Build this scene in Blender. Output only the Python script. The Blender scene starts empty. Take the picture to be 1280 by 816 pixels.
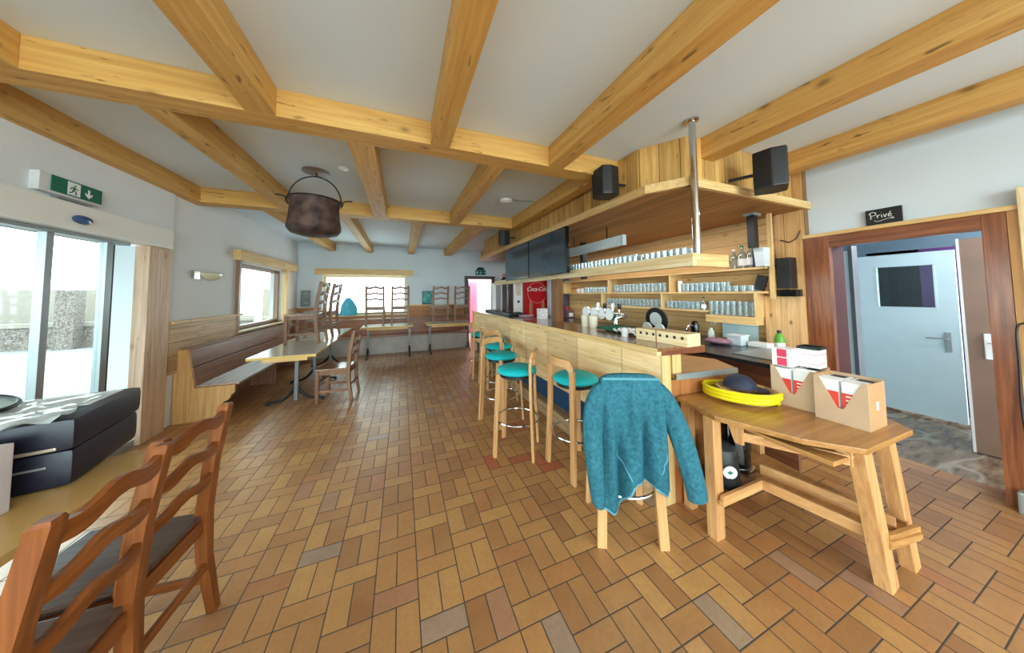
import bpy, bmesh, math, random
from mathutils import Matrix, Vector, Euler
random.seed(7)
C = bpy.context.scene.collection
PI = math.pi

# ------------------------------------------------------------------ helpers
def lin(c):
    return tuple((v/12.92 if v <= .04045 else ((v+.055)/1.055)**2.4) for v in [x/255 for x in c])+(1,)

class MB:
    """Collects shapes in one bmesh; build() links them as one mesh object."""
    def __init__(s): s.bm = bmesh.new()
    def box(s, x0, x1, y0, y1, z0, z1, b=0, M=None):
        m = Matrix.Translation(((x0+x1)/2, (y0+y1)/2, (z0+z1)/2)) @ Matrix.Diagonal((abs(x1-x0), abs(y1-y0), abs(z1-z0), 1))
        if M is not None: m = M @ m
        vs = bmesh.ops.create_cube(s.bm, size=1, matrix=m)['verts']
        if b:
            es = {e for v in vs for e in v.link_edges}
            bmesh.ops.bevel(s.bm, geom=list(es), offset=b, segments=2, profile=.7, affect='EDGES', clamp_overlap=True)
        return s
    def bar(s, p0, p1, w, h, up=(0,0,1), b=0):
        p0, p1 = Vector(p0), Vector(p1); d = p1-p0; L = d.length; d.normalize()
        u = Vector(up); r = d.cross(u)
        if r.length < 1e-4: r = d.cross(Vector((0,1,0)))
        r.normalize(); u = r.cross(d)
        M = Matrix((r, d, u)).transposed().to_4x4(); M.translation = (p0+p1)/2
        return s.box(-w/2, w/2, -L/2, L/2, -h/2, h/2, b, M)
    def prism(s, pts, lo, hi, axis='z', b=0):
        def P(a, c, t): return (a, c, t) if axis == 'z' else ((a, t, c) if axis == 'y' else (t, a, c))
        v0 = [s.bm.verts.new(P(a, c, lo)) for a, c in pts]; v1 = [s.bm.verts.new(P(a, c, hi)) for a, c in pts]
        n = len(pts); fs = [s.bm.faces.new(v0), s.bm.faces.new(v1)]
        for i in range(n): fs.append(s.bm.faces.new((v0[i], v0[(i+1) % n], v1[(i+1) % n], v1[i])))
        bmesh.ops.recalc_face_normals(s.bm, faces=fs)
        if b:
            es = {e for f in fs for e in f.edges}
            bmesh.ops.bevel(s.bm, geom=list(es), offset=b, segments=2, profile=.7, affect='EDGES', clamp_overlap=True)
        return s
    def lathe(s, prof, o=(0,0,0), n=24, M=None, closed=False):
        rings = []
        M = M or Matrix.Identity(4)
        for r, z in prof:
            if r < 1e-5: rings.append([s.bm.verts.new(M @ Vector((o[0], o[1], o[2]+z)))])
            else: rings.append([s.bm.verts.new(M @ Vector((o[0]+r*math.cos(2*PI*k/n), o[1]+r*math.sin(2*PI*k/n), o[2]+z))) for k in range(n)])
        for a, c in zip(rings, rings[1:]):
            for k in range(n):
                q = [a[k % len(a)], a[(k+1) % len(a)], c[(k+1) % len(c)], c[k % len(c)]]
                q = list(dict.fromkeys(q))
                if len(q) > 2:
                    try: s.bm.faces.new(q)
                    except ValueError: pass
        return s
    def loft(s, rings, cap=True, closed=True):
        R = [[s.bm.verts.new(p) for p in r] for r in rings]; n = len(R[0])
        for a, c in zip(R, R[1:]):
            for k in range(n if closed else n-1):
                s.bm.faces.new((a[k], a[(k+1) % n], c[(k+1) % n], c[k]))
        if cap and closed:
            s.bm.faces.new(R[0]); s.bm.faces.new(R[-1])
        return s
    def tube(s, pts, r, n=8, closed=False):
        pts = [Vector(p) for p in pts]; rr = r if isinstance(r, (list, tuple)) else [r]*len(pts)
        rings = []; up = None
        for i, p in enumerate(pts):
            a = pts[i-1] if (i or closed) else p; c = pts[(i+1) % len(pts)] if (i < len(pts)-1 or closed) else p
            d = (c-a).normalized()
            if up is None: up = Vector((0,0,1)) if abs(d.z) < .9 else Vector((1,0,0))
            x = d.cross(up).normalized(); up = x.cross(d).normalized()
            rings.append([p+rr[i]*(math.cos(2*PI*k/n)*x+math.sin(2*PI*k/n)*up) for k in range(n)])
        if closed: rings.append(rings[0]); return s.loft(rings, cap=False)
        return s.loft(rings)
    def ball(s, o, r, M=None, n=16):
        r = tuple(r) if isinstance(r, (tuple, list)) else (r, r, r)
        m = Matrix.Translation(o) @ (M or Matrix.Identity(4)) @ Matrix.Diagonal(r+(1,))
        bmesh.ops.create_uvsphere(s.bm, u_segments=n, v_segments=n//2+2, radius=1, matrix=m); return s
    def build(s, name, mat, parent=None, smooth=False, loc=None):
        bmesh.ops.remove_doubles(s.bm, verts=s.bm.verts, dist=1e-6)
        bmesh.ops.recalc_face_normals(s.bm, faces=s.bm.faces)
        me = bpy.data.meshes.new(name); s.bm.to_mesh(me); s.bm.free()
        mats = mat if isinstance(mat, (list, tuple)) else [mat]
        for m in mats: me.materials.append(m)
        if smooth:
            for p in me.polygons: p.use_smooth = True
            try: me.set_sharp_from_angle(angle=math.radians(42))
            except Exception: pass
        o = bpy.data.objects.new(name, me); C.objects.link(o)
        if parent: o.parent = parent
        if loc: o.location = loc
        return o

def tag(o, label, cat, group=None, kind=None):
    o['label'] = label; o['category'] = cat
    if group: o['group'] = group
    if kind: o['kind'] = kind
    return o
def thing(name, label, cat, loc=(0,0,0), rz=0, group=None):
    o = bpy.data.objects.new(name, None); o.empty_display_size = .1; C.objects.link(o)
    o.location = loc; o.rotation_euler = (0,0,rz)
    return tag(o, label, cat, group)
def struct(o): o['kind'] = 'structure'; return o
def sroot(name, loc=(0,0,0)):
    o = bpy.data.objects.new(name, None); C.objects.link(o); o.location = loc
    return struct(o)
def kids(o): return [c for c in bpy.data.objects if c.parent == o]
def dup(root, loc, rz=0, label=None, group=None):
    r = root.copy(); C.objects.link(r); r.location = loc; r.rotation_euler = (0,0,rz)
    if label: r['label'] = label
    if group: r['group'] = group
    for ch in kids(root):
        c = ch.copy(); C.objects.link(c); c.parent = r
        for g in kids(ch):
            d = g.copy(); C.objects.link(d); d.parent = c
    return r
def text_mesh(name, body, size, mat, parent, M, shear=0, extrude=.001, align='CENTER', space=1):
    cu = bpy.data.curves.new(name, 'FONT'); cu.body = body; cu.size = size; cu.shear = shear; cu.extrude = extrude
    cu.align_x = align; cu.align_y = 'CENTER'; cu.space_character = space; cu.resolution_u = 3
    t = bpy.data.objects.new(name, cu); C.objects.link(t)
    dg = bpy.context.evaluated_depsgraph_get(); me = bpy.data.meshes.new_from_object(t.evaluated_get(dg))
    bpy.data.objects.remove(t); bpy.data.curves.remove(cu)
    me.transform(M); me.materials.clear(); me.materials.append(mat)
    o = bpy.data.objects.new(name, me); C.objects.link(o)
    if parent: o.parent = parent
    return o

# ------------------------------------------------------------------ materials
def newmat(name):
    m = bpy.data.materials.new(name); m.use_nodes = True; nt = m.node_tree
    return m, nt, nt.nodes['Principled BSDF']
def math_n(nt, op, a, b=None, c=None):
    n = nt.nodes.new('ShaderNodeMath'); n.operation = op
    for i, v in enumerate((a, b, c)):
        if v is None: continue
        if isinstance(v, (int, float)): n.inputs[i].default_value = v
        else: nt.links.new(v, n.inputs[i])
    return n.outputs[0]
def mixc(nt, f, a, b, mode='MIX'):
    n = nt.nodes.new('ShaderNodeMix'); n.data_type = 'RGBA'; n.blend_type = mode
    for i, v in ((0, f), (6, a), (7, b)):
        if isinstance(v, (int, float)): n.inputs[i].default_value = v
        elif isinstance(v, tuple): n.inputs[i].default_value = v
        else: nt.links.new(v, n.inputs[i])
    return n.outputs[2]
def noise(nt, vec, scale, detail=3, rough=.5):
    n = nt.nodes.new('ShaderNodeTexNoise'); n.inputs['Scale'].default_value = scale
    n.inputs['Detail'].default_value = detail; n.inputs['Roughness'].default_value = rough
    if vec is not None: nt.links.new(vec, n.inputs['Vector'])
    return n.outputs['Fac']
def ramp(nt, f, stops):
    n = nt.nodes.new('ShaderNodeValToRGB'); e = n.color_ramp.elements
    while len(e) < len(stops): e.new(.5)
    for i, (p, c) in enumerate(stops):
        e[i].position = p; e[i].color = c if len(c) == 4 else tuple(c)+(1,)
    nt.links.new(f, n.inputs[0]); return n.outputs[0]
def objco(nt, scale=(1,1,1), rnd=True):
    tc = nt.nodes.new('ShaderNodeTexCoord'); mp = nt.nodes.new('ShaderNodeMapping')
    mp.inputs['Scale'].default_value = scale; nt.links.new(tc.outputs['Object'], mp.inputs['Vector'])
    if rnd:
        oi = nt.nodes.new('ShaderNodeObjectInfo'); cb = nt.nodes.new('ShaderNodeCombineXYZ')
        v = math_n(nt, 'MULTIPLY', oi.outputs['Random'], 37.0)
        for i in range(3): nt.links.new(v, cb.inputs[i])
        nt.links.new(cb.outputs[0], mp.inputs['Location'])
    return mp.outputs[0]
def bump(nt, b, h, strength=.2, dist=.01):
    n = nt.nodes.new('ShaderNodeBump'); n.inputs['Strength'].default_value = strength; n.inputs['Distance'].default_value = dist
    nt.links.new(h, n.inputs['Height']); nt.links.new(n.outputs[0], b.inputs['Normal'])

def plain(name, rgb, rough=.5, metal=0, vary=.06, vs=6, spec=.5, alpha=1, coat=0, bumpy=0):
    m, nt, b = newmat(name); c = lin(rgb)
    b.inputs['Roughness'].default_value = rough; b.inputs['Metallic'].default_value = metal
    b.inputs['Specular IOR Level'].default_value = spec; b.inputs['Alpha'].default_value = alpha
    if coat: b.inputs['Coat Weight'].default_value = coat; b.inputs['Coat Roughness'].default_value = .1
    v = objco(nt); f = noise(nt, v, vs, 3)
    d = tuple(x*(1-vary*2) for x in c[:3])+(1,); e = tuple(min(1, x*(1+vary)) for x in c[:3])+(1,)
    nt.links.new(ramp(nt, f, [(.3, d), (.7, e)]), b.inputs['Base Color'])
    if bumpy: bump(nt, b, noise(nt, v, vs*12, 4, .7), bumpy, .004)
    return m

def wood(name, light, mid, dark, axis='x', rough=.5, knots=.5, flecks=.4, fine=1.0, plank=None, coat=0, knot_scale=3.2, spec=.4):
    """grain runs along axis (object coordinates); plank=(axis, width) cuts board joints"""
    m, nt, b = newmat(name); i = 'xyz'.index(axis)
    sc = [26*fine]*3; sc[i] = 1.3*fine
    v = objco(nt, tuple(sc))
    g = noise(nt, v, 1.0, 4, .55)
    col = ramp(nt, g, [(.15, lin(dark)), (.42, lin(mid)), (.68, lin(light))])
    s2 = [60*fine]*3; s2[i] = 2.2*fine
    v2 = objco(nt, tuple(s2)); g2 = noise(nt, v2, 1.0, 3, .6)
    col = mixc(nt, math_n(nt, 'MULTIPLY', ramp(nt, g2, [(.42, (1,1,1)), (.6, (0,0,0))]), .35), col, lin(dark))
    tc = nt.nodes.new('ShaderNodeTexCoord')
    if flecks:
        s3 = [38]*3; s3[i] = 7
        v3 = objco(nt, tuple(s3)); f3 = noise(nt, v3, 1.0, 2, .5)
        fl = ramp(nt, f3, [(.66, (0,0,0)), (.73, (1,1,1))])
        col = mixc(nt, math_n(nt, 'MULTIPLY', fl, flecks), col, tuple(x*.22 for x in lin(dark)[:3])+(1,))
    if knots:
        sk = [knot_scale*1.6]*3; sk[i] = knot_scale*.9
        vk = objco(nt, tuple(sk)); vo = nt.nodes.new('ShaderNodeTexVoronoi'); vo.inputs['Scale'].default_value = 1
        nt.links.new(vk, vo.inputs['Vector'])
        k = ramp(nt, vo.outputs['Distance'], [(.05, (1,1,1)), (.10, (.35,.35,.35)), (.17, (0,0,0))])
        col = mixc(nt, math_n(nt, 'MULTIPLY', k, knots), col, tuple(x*.3 for x in lin(dark)[:3])+(1,))
    if plank:
        ax, wd = plank; sp = nt.nodes.new('ShaderNodeSeparateXYZ'); nt.links.new(tc.outputs['Object'], sp.inputs[0])
        q = math_n(nt, 'DIVIDE', sp.outputs['xyz'.index(ax)], wd); fr = math_n(nt, 'FRACT', q); fl = math_n(nt, 'FLOOR', q)
        wn = nt.nodes.new('ShaderNodeTexWhiteNoise'); wn.noise_dimensions = '1D'; nt.links.new(fl, wn.inputs['W'])
        hv = nt.nodes.new('ShaderNodeHueSaturation'); nt.links.new(col, hv.inputs['Color'])
        nt.links.new(math_n(nt, 'MULTIPLY_ADD', wn.outputs['Value'], .34, .82), hv.inputs['Value']); col = hv.outputs[0]
        e = math_n(nt, 'LESS_THAN', fr, .006/wd)
        col = mixc(nt, math_n(nt, 'MULTIPLY', e, .75), col, tuple(x*.2 for x in lin(dark)[:3])+(1,))
    nt.links.new(col, b.inputs['Base Color']); b.inputs['Roughness'].default_value = rough
    b.inputs['Specular IOR Level'].default_value = spec
    if coat: b.inputs['Coat Weight'].default_value = coat; b.inputs['Coat Roughness'].default_value = .15
    bump(nt, b, g2, .12, .003)
    return m
def woods(name, *a, **k): return {x: wood(f'{name}_{x}', *a, axis=x, **k) for x in 'xyz'}

def glass(name, tint=(235,245,243), gloss=.1, diff=0.0):
    m, nt, b = newmat(name); nt.nodes.remove(b); out = nt.nodes['Material Output']
    t = nt.nodes.new('ShaderNodeBsdfTransparent'); t.inputs[0].default_value = lin(tint)
    g = nt.nodes.new('ShaderNodeBsdfGlossy'); g.inputs['Roughness'].default_value = .03
    mx = nt.nodes.new('ShaderNodeMixShader'); lw = nt.nodes.new('ShaderNodeFresnel'); lw.inputs[0].default_value = 1.45
    gm = nt.nodes.new('ShaderNodeNewGeometry'); f = math_n(nt, 'MULTIPLY', math_n(nt, 'ADD', lw.outputs[0], gloss-.04), math_n(nt, 'SUBTRACT', 1, gm.outputs['Backfacing']))
    nt.links.new(f, mx.inputs[0]); nt.links.new(t.outputs[0], mx.inputs[1]); nt.links.new(g.outputs[0], mx.inputs[2])
    last = mx
    if diff:
        d = nt.nodes.new('ShaderNodeBsdfDiffuse'); d.inputs[0].default_value = lin((225,236,240)); m2 = nt.nodes.new('ShaderNodeMixShader')
        m2.inputs[0].default_value = diff; nt.links.new(mx.outputs[0], m2.inputs[1]); nt.links.new(d.outputs[0], m2.inputs[2]); last = m2
    nt.links.new(last.outputs[0], out.inputs[0]); return m

PINE = woods('pine', (234,204,150), (221,184,124), (186,138,78), flecks=.25, knots=.55)
BEAM = woods('beam_pine', (218,175,102), (206,156,82), (184,132,66), flecks=.75, knots=.7, rough=.6, knot_scale=3)
PALE = woods('pale_pine', (240,222,184), (228,202,154), (196,158,104), flecks=.3, knots=.5)
BENCH = woods('bench_wood', (160,118,92), (142,100,77), (108,70,50), flecks=.1, knots=.15, rough=.35, coat=.15)
CHAIR = woods('chair_wood', (150,86,40), (120,62,24), (70,33,12), flecks=.1, knots=0, rough=.3, coat=.3)
GREYC = woods('worn_chair_wood', (150,110,82), (126,88,64), (84,56,42), flecks=.1, knots=0, rough=.4)
BEECH = woods('beech', (222,176,126), (207,156,104), (174,121,74), flecks=.05, knots=0, rough=.35)
WORK = woods('workbench_wood', (196,146,88), (176,124,68), (132,86,44), flecks=.3, knots=.3)
WLEG = woods('bench_leg_wood', (218,170,116), (203,150,96), (164,112,66), flecks=.25, knots=.4)
STAIN = woods('stained_wood', (156,96,58), (128,72,42), (76,38,22), flecks=.25, knots=0, rough=.28, coat=.3, fine=1.6)
FASC = wood('fascia_boards', (222,178,108), (206,158,86), (158,106,50), axis='z', plank=('y', .14), flecks=.5, knots=.4)
FASCX = wood('fascia_boards_across', (222,178,108), (206,158,86), (158,106,50), axis='z', plank=('x', .14), flecks=.5, knots=.4)
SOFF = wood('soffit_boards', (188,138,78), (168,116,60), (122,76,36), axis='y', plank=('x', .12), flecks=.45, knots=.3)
BACKP = wood('back_panelling', (232,194,138), (220,176,116), (178,126,72), axis='y', plank=('z', .19), flecks=.25, knots=.6)
WALLP = wood('wall_panelling', (226,184,128), (212,164,104), (170,118,66), axis='z', plank=('y', .17), flecks=.25, knots=.7)
WAINL = wood('wainscot_left', (214,184,148), (198,164,126), (150,112,78), axis='y', plank=('z', .16), flecks=.45, knots=.3)
WAINB = wood('wainscot_back', (196,140,84), (178,116,64), (132,80,42), axis='x', plank=('z', .17), flecks=.2, knots=.3)
BARF = wood('bar_front_boards', (246,218,172), (237,202,148), (208,162,102), axis='y', plank=('y', .62), flecks=.45, knots=.5)
PILLAR = wood('pillar_wood', (226,200,176), (208,178,150), (166,130,100), axis='z', flecks=.4, knots=.4)

WALL = plain('white_plaster', (226,229,232), .85, vary=.02, vs=1.5, spec=.2, bumpy=.05)
WALLB = plain('bluish_plaster', (211,221,228), .85, vary=.02, vs=1.5, spec=.2)
CEIL = plain('ceiling_paint', (220,232,243), .9, vary=.015, vs=1.2, spec=.1)
WHITE = plain('white_lacquer', (236,236,232), .35, vary=.01)
CHROME = plain('chrome', (210,212,214), .12, 1, vary=.02)
ALU = plain('brushed_aluminium', (158,166,168), .35, .5, vary=.03)
BLACK = plain('black_plastic', (18,19,22), .45, vary=.1)
GLOSSB = plain('gloss_black', (10,11,14), .08, vary=.1)
IRON = plain('wrought_iron', (38,34,34), .5, .6, vary=.1)
SCREEN = plain('tv_screen', (40,66,84), .12, vary=.05, spec=1)  # base colour lifted to stand in for reflected sky
NAVY = plain('navy_case_fabric', (20,21,40), .4, vary=.08, bumpy=.1)
TEALS = plain('turquoise_upholstery', (0,176,184), .5, vary=.05)
JACK = plain('blue_fleece', (54,110,126), .95, vary=.16, vs=55, spec=.1, bumpy=.6)
JTRIM = plain('fleece_binding', (84,148,166), .8, vary=.05)
YELL = plain('yellow_hose', (226,208,20), .4, vary=.05)
YTAB = plain('table_edge', (206,170,84), .4, vary=.05)
TABT = plain('table_laminate', (206,204,190), .16, vary=.03, spec=.6)
TABY = plain('yellow_table_laminate', (202,164,102), .2, vary=.05, vs=3)
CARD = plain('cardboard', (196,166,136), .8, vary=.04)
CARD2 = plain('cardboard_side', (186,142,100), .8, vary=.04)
PAPER = plain('white_print', (236,238,238), .6, vary=.01)
REDP = plain('red_print', (214,62,44), .6, vary=.03)
PINKP = plain('pink_print', (222,60,98), .6, vary=.04)
GREEN = plain('sign_green', (10,104,84), .4, vary=.03)
TEALP = plain('teal_paint', (20,140,140), .5, vary=.1, vs=20)
RED = plain('red_panel', (190,12,24), .3, vary=.03)
DOORW = plain('white_door_paint', (205,226,230), .4, vary=.015)
BROWND = plain('brown_door', (142,112,92), .5, vary=.05)
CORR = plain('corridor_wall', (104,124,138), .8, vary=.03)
PURPLE = plain('purple_cloth', (72,36,88), .8, vary=.05)
BLUEK = plain('blue_kick', (22,66,104), .35, vary=.05)
DARKM = plain('dark_counter', (52,54,60), .25, .3, vary=.1)
BARTOP = wood('bar_top_varnish', (150,100,66), (130,82,52), (92,54,34), axis='y', flecks=0, knots=0, rough=.15, coat=.4)
COPPER = plain('blackened_copper', (86,64,58), .65, .3, vary=.45, vs=9, bumpy=.5)
BROWNT = plain('terracotta', (150,92,76), .7, vary=.06)
LEAF = plain('leaf_green', (52,92,54), .6, vary=.2)
PANE = glass('window_glass')
TUMB = glass('drinking_glass', (236,244,246), .16, .14)
BOTG = glass('bottle_glass', (214,226,222), .14, .12)
LAMPG = glass('lamp_glass', (246,240,214), .1, .5)
STONE = plain('pebble_dash', (112,104,98), .9, vary=.4, vs=26)
SNOW = plain('pale_terrace', (116,118,118), .8, vary=.05, vs=2)
BEIGE = plain('pale_render', (124,118,108), .9, vary=.03)
BAG = plain('light_blue_bag', (70,176,206), .5, vary=.12, vs=12)
PLASTIC = glass('clear_plastic', (236,238,240), .2, .6)
MIRROR = plain('mirror_glass', (190,200,205), .02, 1, vary=.0)

def milky(name, rgb):
    m, nt, b = newmat(name); nt.nodes.remove(b); out = nt.nodes['Material Output']
    d = nt.nodes.new('ShaderNodeBsdfDiffuse'); t = nt.nodes.new('ShaderNodeBsdfTranslucent'); mx = nt.nodes.new('ShaderNodeMixShader')
    for n in (d, t): n.inputs[0].default_value = lin(rgb)
    mx.inputs[0].default_value = .55; nt.links.new(d.outputs[0], mx.inputs[1]); nt.links.new(t.outputs[0], mx.inputs[2]); nt.links.new(mx.outputs[0], out.inputs[0])
    return m
def tile_floor():
    m, nt, b = newmat('clay_tiles')
    tc = nt.nodes.new('ShaderNodeTexCoord'); sp = nt.nodes.new('ShaderNodeSeparateXYZ'); nt.links.new(tc.outputs['Object'], sp.inputs[0])
    X, Y = sp.outputs[0], sp.outputs[1]; W = .2055; Pp = 1.5*W
    xs = math_n(nt, 'DIVIDE', math_n(nt, 'SUBTRACT', X, .095), W); col = math_n(nt, 'FLOOR', xs); fx = math_n(nt, 'FRACT', xs)
    ys = math_n(nt, 'DIVIDE', math_n(nt, 'SUBTRACT', math_n(nt, 'SUBTRACT', Y, 1.31), math_n(nt, 'MULTIPLY', col, W/2)), Pp)
    row = math_n(nt, 'FLOOR', ys); fy = math_n(nt, 'FRACT', ys)
    cross = math_n(nt, 'LESS_THAN', fy, 1/3)
    half = math_n(nt, 'FLOOR', math_n(nt, 'MULTIPLY', fx, 2))
    fx2 = math_n(nt, 'FRACT', math_n(nt, 'MULTIPLY', fx, 2))
    def edge(f, L):
        return math_n(nt, 'MULTIPLY', math_n(nt, 'MINIMUM', f, math_n(nt, 'SUBTRACT', 1, f)), L)
    ec = math_n(nt, 'MINIMUM', edge(fx, W), edge(math_n(nt, 'MULTIPLY', fy, 3), W/2))
    el = math_n(nt, 'MINIMUM', edge(fx2, W/2), edge(math_n(nt, 'DIVIDE', math_n(nt, 'SUBTRACT', fy, 1/3), 2/3), W))
    mx = nt.nodes.new('ShaderNodeMix'); nt.links.new(cross, mx.inputs[0]); nt.links.new(el, mx.inputs[2]); nt.links.new(ec, mx.inputs[3]); e = mx.outputs[0]
    idn = math_n(nt, 'ADD', math_n(nt, 'MULTIPLY', half, math_n(nt, 'SUBTRACT', 1, cross)), math_n(nt, 'MULTIPLY', cross, 2))
    cb = nt.nodes.new('ShaderNodeCombineXYZ'); nt.links.new(col, cb.inputs[0]); nt.links.new(row, cb.inputs[1]); nt.links.new(idn, cb.inputs[2])
    wn = nt.nodes.new('ShaderNodeTexWhiteNoise'); wn.noise_dimensions = '3D'; nt.links.new(cb.outputs[0], wn.inputs['Vector'])
    base = ramp(nt, wn.outputs['Value'], [(0, lin((146,98,60))), (.25, lin((168,119,72))), (.5, lin((180,130,78))), (.72, lin((194,147,88))), (.93, lin((172,115,70))), (.975, lin((168,106,72))), (.99, lin((152,134,120)))])
    vm = nt.nodes.new('ShaderNodeVectorMath'); vm.operation = 'MULTIPLY_ADD'; nt.links.new(wn.outputs['Color'], vm.inputs[0]); vm.inputs[1].default_value = (40, 40, 40); nt.links.new(tc.outputs['Object'], vm.inputs[2])
    cl = noise(nt, vm.outputs[0], 7, 2, .5)
    base = mixc(nt, .25, base, ramp(nt, cl, [(.2, lin((146,94,54))), (.8, lin((214,166,108)))]))
    sk = noise(nt, tc.outputs['Object'], 45, 2, .6)
    base = mixc(nt, math_n(nt, 'MULTIPLY', ramp(nt, sk, [(.4, (0,0,0)), (.8, (1,1,1))]), .3), base, lin((120,78,46)))
    # a few replacement tiles that are plainly red, by the bar stools
    rc = math_n(nt, 'LESS_THAN', math_n(nt, 'ABSOLUTE', math_n(nt, 'SUBTRACT', col, 4)), 1.5)
    rr = math_n(nt, 'LESS_THAN', math_n(nt, 'ABSOLUTE', math_n(nt, 'SUBTRACT', row, 2)), 1.5)
    r = math_n(nt, 'MULTIPLY', math_n(nt, 'MULTIPLY', rc, rr), math_n(nt, 'GREATER_THAN', wn.outputs['Value'], .62))
    base = mixc(nt, math_n(nt, 'MULTIPLY', r, .8), base, lin((160,66,46)))
    gr = math_n(nt, 'LESS_THAN', e, .0028)
    c = mixc(nt, gr, base, lin((62,48,40)))
    nt.links.new(c, b.inputs['Base Color'])
    rg = math_n(nt, 'MULTIPLY_ADD', cl, .08, .29); rg = math_n(nt, 'MAXIMUM', rg, math_n(nt, 'MULTIPLY', gr, .9))
    nt.links.new(rg, b.inputs['Roughness']); b.inputs['Specular IOR Level'].default_value = .9
    h = math_n(nt, 'MINIMUM', math_n(nt, 'DIVIDE', e, .006), 1)
    bump(nt, b, h, .35, .002)
    return m
def vinyl():
    m, nt, b = newmat('corridor_vinyl')
    v = objco(nt, (3, 12, 1), False); g = noise(nt, v, 1.5, 5, .6)
    c = ramp(nt, g, [(.3, lin((74,58,46))), (.5, lin((118,96,76))), (.7, lin((150,126,102)))])
    v2 = objco(nt, (1.2, 3, 1), False); w = noise(nt, v2, 1.2, 1)
    c = mixc(nt, math_n(nt, 'MULTIPLY', ramp(nt, w, [(.5, (0,0,0)), (.53, (1,1,1)), (.57, (0,0,0))]), .5), c, lin((190,176,156)))
    nt.links.new(c, b.inputs['Base Color']); b.inputs['Roughness'].default_value = .25
    return m
# ------------------------------------------------------------------ the setting
ZB, ZC = 2.69, 2.88            # underside of beams, ceiling
XL, XR, YB = -2.5, 4.0, 8.7
struct(MB().box(-2.75, 4.19, -5.2, 8.9, -.12, 0).build('floor', tile_floor()))
struct(MB().box(-2.8, 4.3, -5.2, 8.95, ZC, ZC+.12).build('ceiling', CEIL))
# left wall: sliding-door opening up to y=4.15, timber pillar, then the window
struct(MB().box(-2.75, -2.47, -5.2, 4.42, 2.05, ZC).box(-2.75, XL, 4.15, 5.85, 0, ZC).box(-2.75, XL, 5.85, 7.8, 0, .93)
       .box(-2.75, XL, 5.85, 7.8, 2.05, ZC).box(-2.75, XL, 7.8, 8.9, 0, ZC).build('wall_left', WALL))
struct(MB().box(-2.5, -1.95, YB, 8.95, 0, ZC).box(-1.95, .13, YB, 8.95, 0, .95).box(-1.95, .13, YB, 8.95, 2.05, ZC)
       .box(.13, 1.86, YB, 8.95, 0, ZC).box(1.86, 2.84, YB, 8.95, 2.02, ZC).box(2.84, 4.2, YB, 8.95, 0, ZC).build('wall_back', WALLB))
struct(MB().box(XR, 4.2, 1.5, 8.7, 0, ZC).box(XR, 4.2, .55, 1.5, 2.0, ZC).box(XR, 4.2, -5.2, .55, 0, ZC).build('wall_right', WALLB))
struct(MB().box(-2.75, -2.3, -5.4, -5.2, 0, ZC).box(3.8, 4.2, -5.4, -5.2, 0, ZC).box(-2.3, 3.8, -5.4, -5.2, 2.7, ZC).box(-2.3, 3.8, -5.4, -5.2, 0, .3).build('wall_rear', WALL))
struct(MB().box(-2.3, 3.8, -5.32, -5.3, .3, 2.7).build('window_rear_fill', PANE))  # unseen rear glazing, added to let fill light in behind the camera
# ceiling timbers, each its own piece
BM = [(-2.37, 2.36, 2.23, 2.42, 'x'), (-2.37, 1.98, 4.645, 4.85, 'x'), (-2.5, -2.37, -5, 4.855, 'y'),
      (-.945, -.785, -5, 2.23, 'y'), (.205, .355, -5, 2.23, 'y'), (1.27, 1.43, -5, 2.23, 'y'), (2.48, 2.64, -5, 1.68, 'y'), (3.56, 3.70, -5, 1.68, 'y'), (-2.02, -1.86, -5, 2.23, 'y'),
      (-1.55, -1.40, 2.42, 4.64, 'y'), (-.405, -.215, 2.42, 4.64, 'y'), (.745, .905, 2.42, 4.64, 'y'), (1.86, 2.0, 2.42, 4.64, 'y'),
      (-1.82, -1.66, 4.85, 8.7, 'y'), (-.90, -.755, 4.85, 8.7, 'y'), (.17, .335, 4.85, 8.7, 'y'), (1.21, 1.42, 4.85, 8.7, 'y'), (2.40, 2.6, 4.85, 8.7, 'y')]
for k, (x0, x1, y0, y1, ax) in enumerate(BM):
    struct(MB().box(x0, x1, y0, y1, ZB, ZC, .006).build(f'trim_{k+1}', BEAM[ax]))
T = len(BM)
def trim(mb, mat):
    global T; T += 1
    return struct(mb.build(f'trim_{T}', mat))
trim(MB().box(-2.56, -2.45, 4.08, 4.39, 0, 2.03, .008), PILLAR)                      # timber pillar beside the sliding door
trim(MB().box(-2.5, -2.40, 5.72, 8.33, 2.08, 2.245, .006), PINE['y'])               # lintel over the left window
trim(MB().box(-2.11, .31, 8.58, 8.7, 2.045, 2.21, .006), PINE['x'])                 # lintel over the back window
trim(MB().box(-2.5, -2.46, 4.42, 5.85, .6, 1.18), WAINL)                            # boards above the bench
trim(MB().box(-2.5, -2.43, 4.42, 5.93, 1.18, 1.21, .004), PINE['y'])
trim(MB().box(-2.5, -2.46, 7.86, 8.7, .6, 1.18), WAINL)
trim(MB().box(.2, 1.84, 8.66, 8.7, .6, 1.17), WAINB)
trim(MB().box(-2.46, .2, 8.66, 8.7, .6, .93), WAINB)
trim(MB().box(-2.46, -1.98, 8.66, 8.7, .93, 1.17), WAINB)
trim(MB().box(.13, 1.86, 8.64, 8.7, 1.17, 1.20), PINE['x'])
trim(MB().box(3.94, 4.0, 1.79, 8.66, .0, 2.36), BACKP)                              # panelled wall behind the bar
trim(MB().box(3.93, 4.0, 1.562, 1.788, 0, 2.086).box(3.93, 4.0, 1.53, 1.788, 2.086, ZC), WALLP)
trim(MB().box(3.95, 4.0, -.6, .498, 0, 2.085), WALLP)
trim(MB().box(3.93, 4.0, -.6, 1.56, 2.05, 2.085, .003), PINE['y'])
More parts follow.
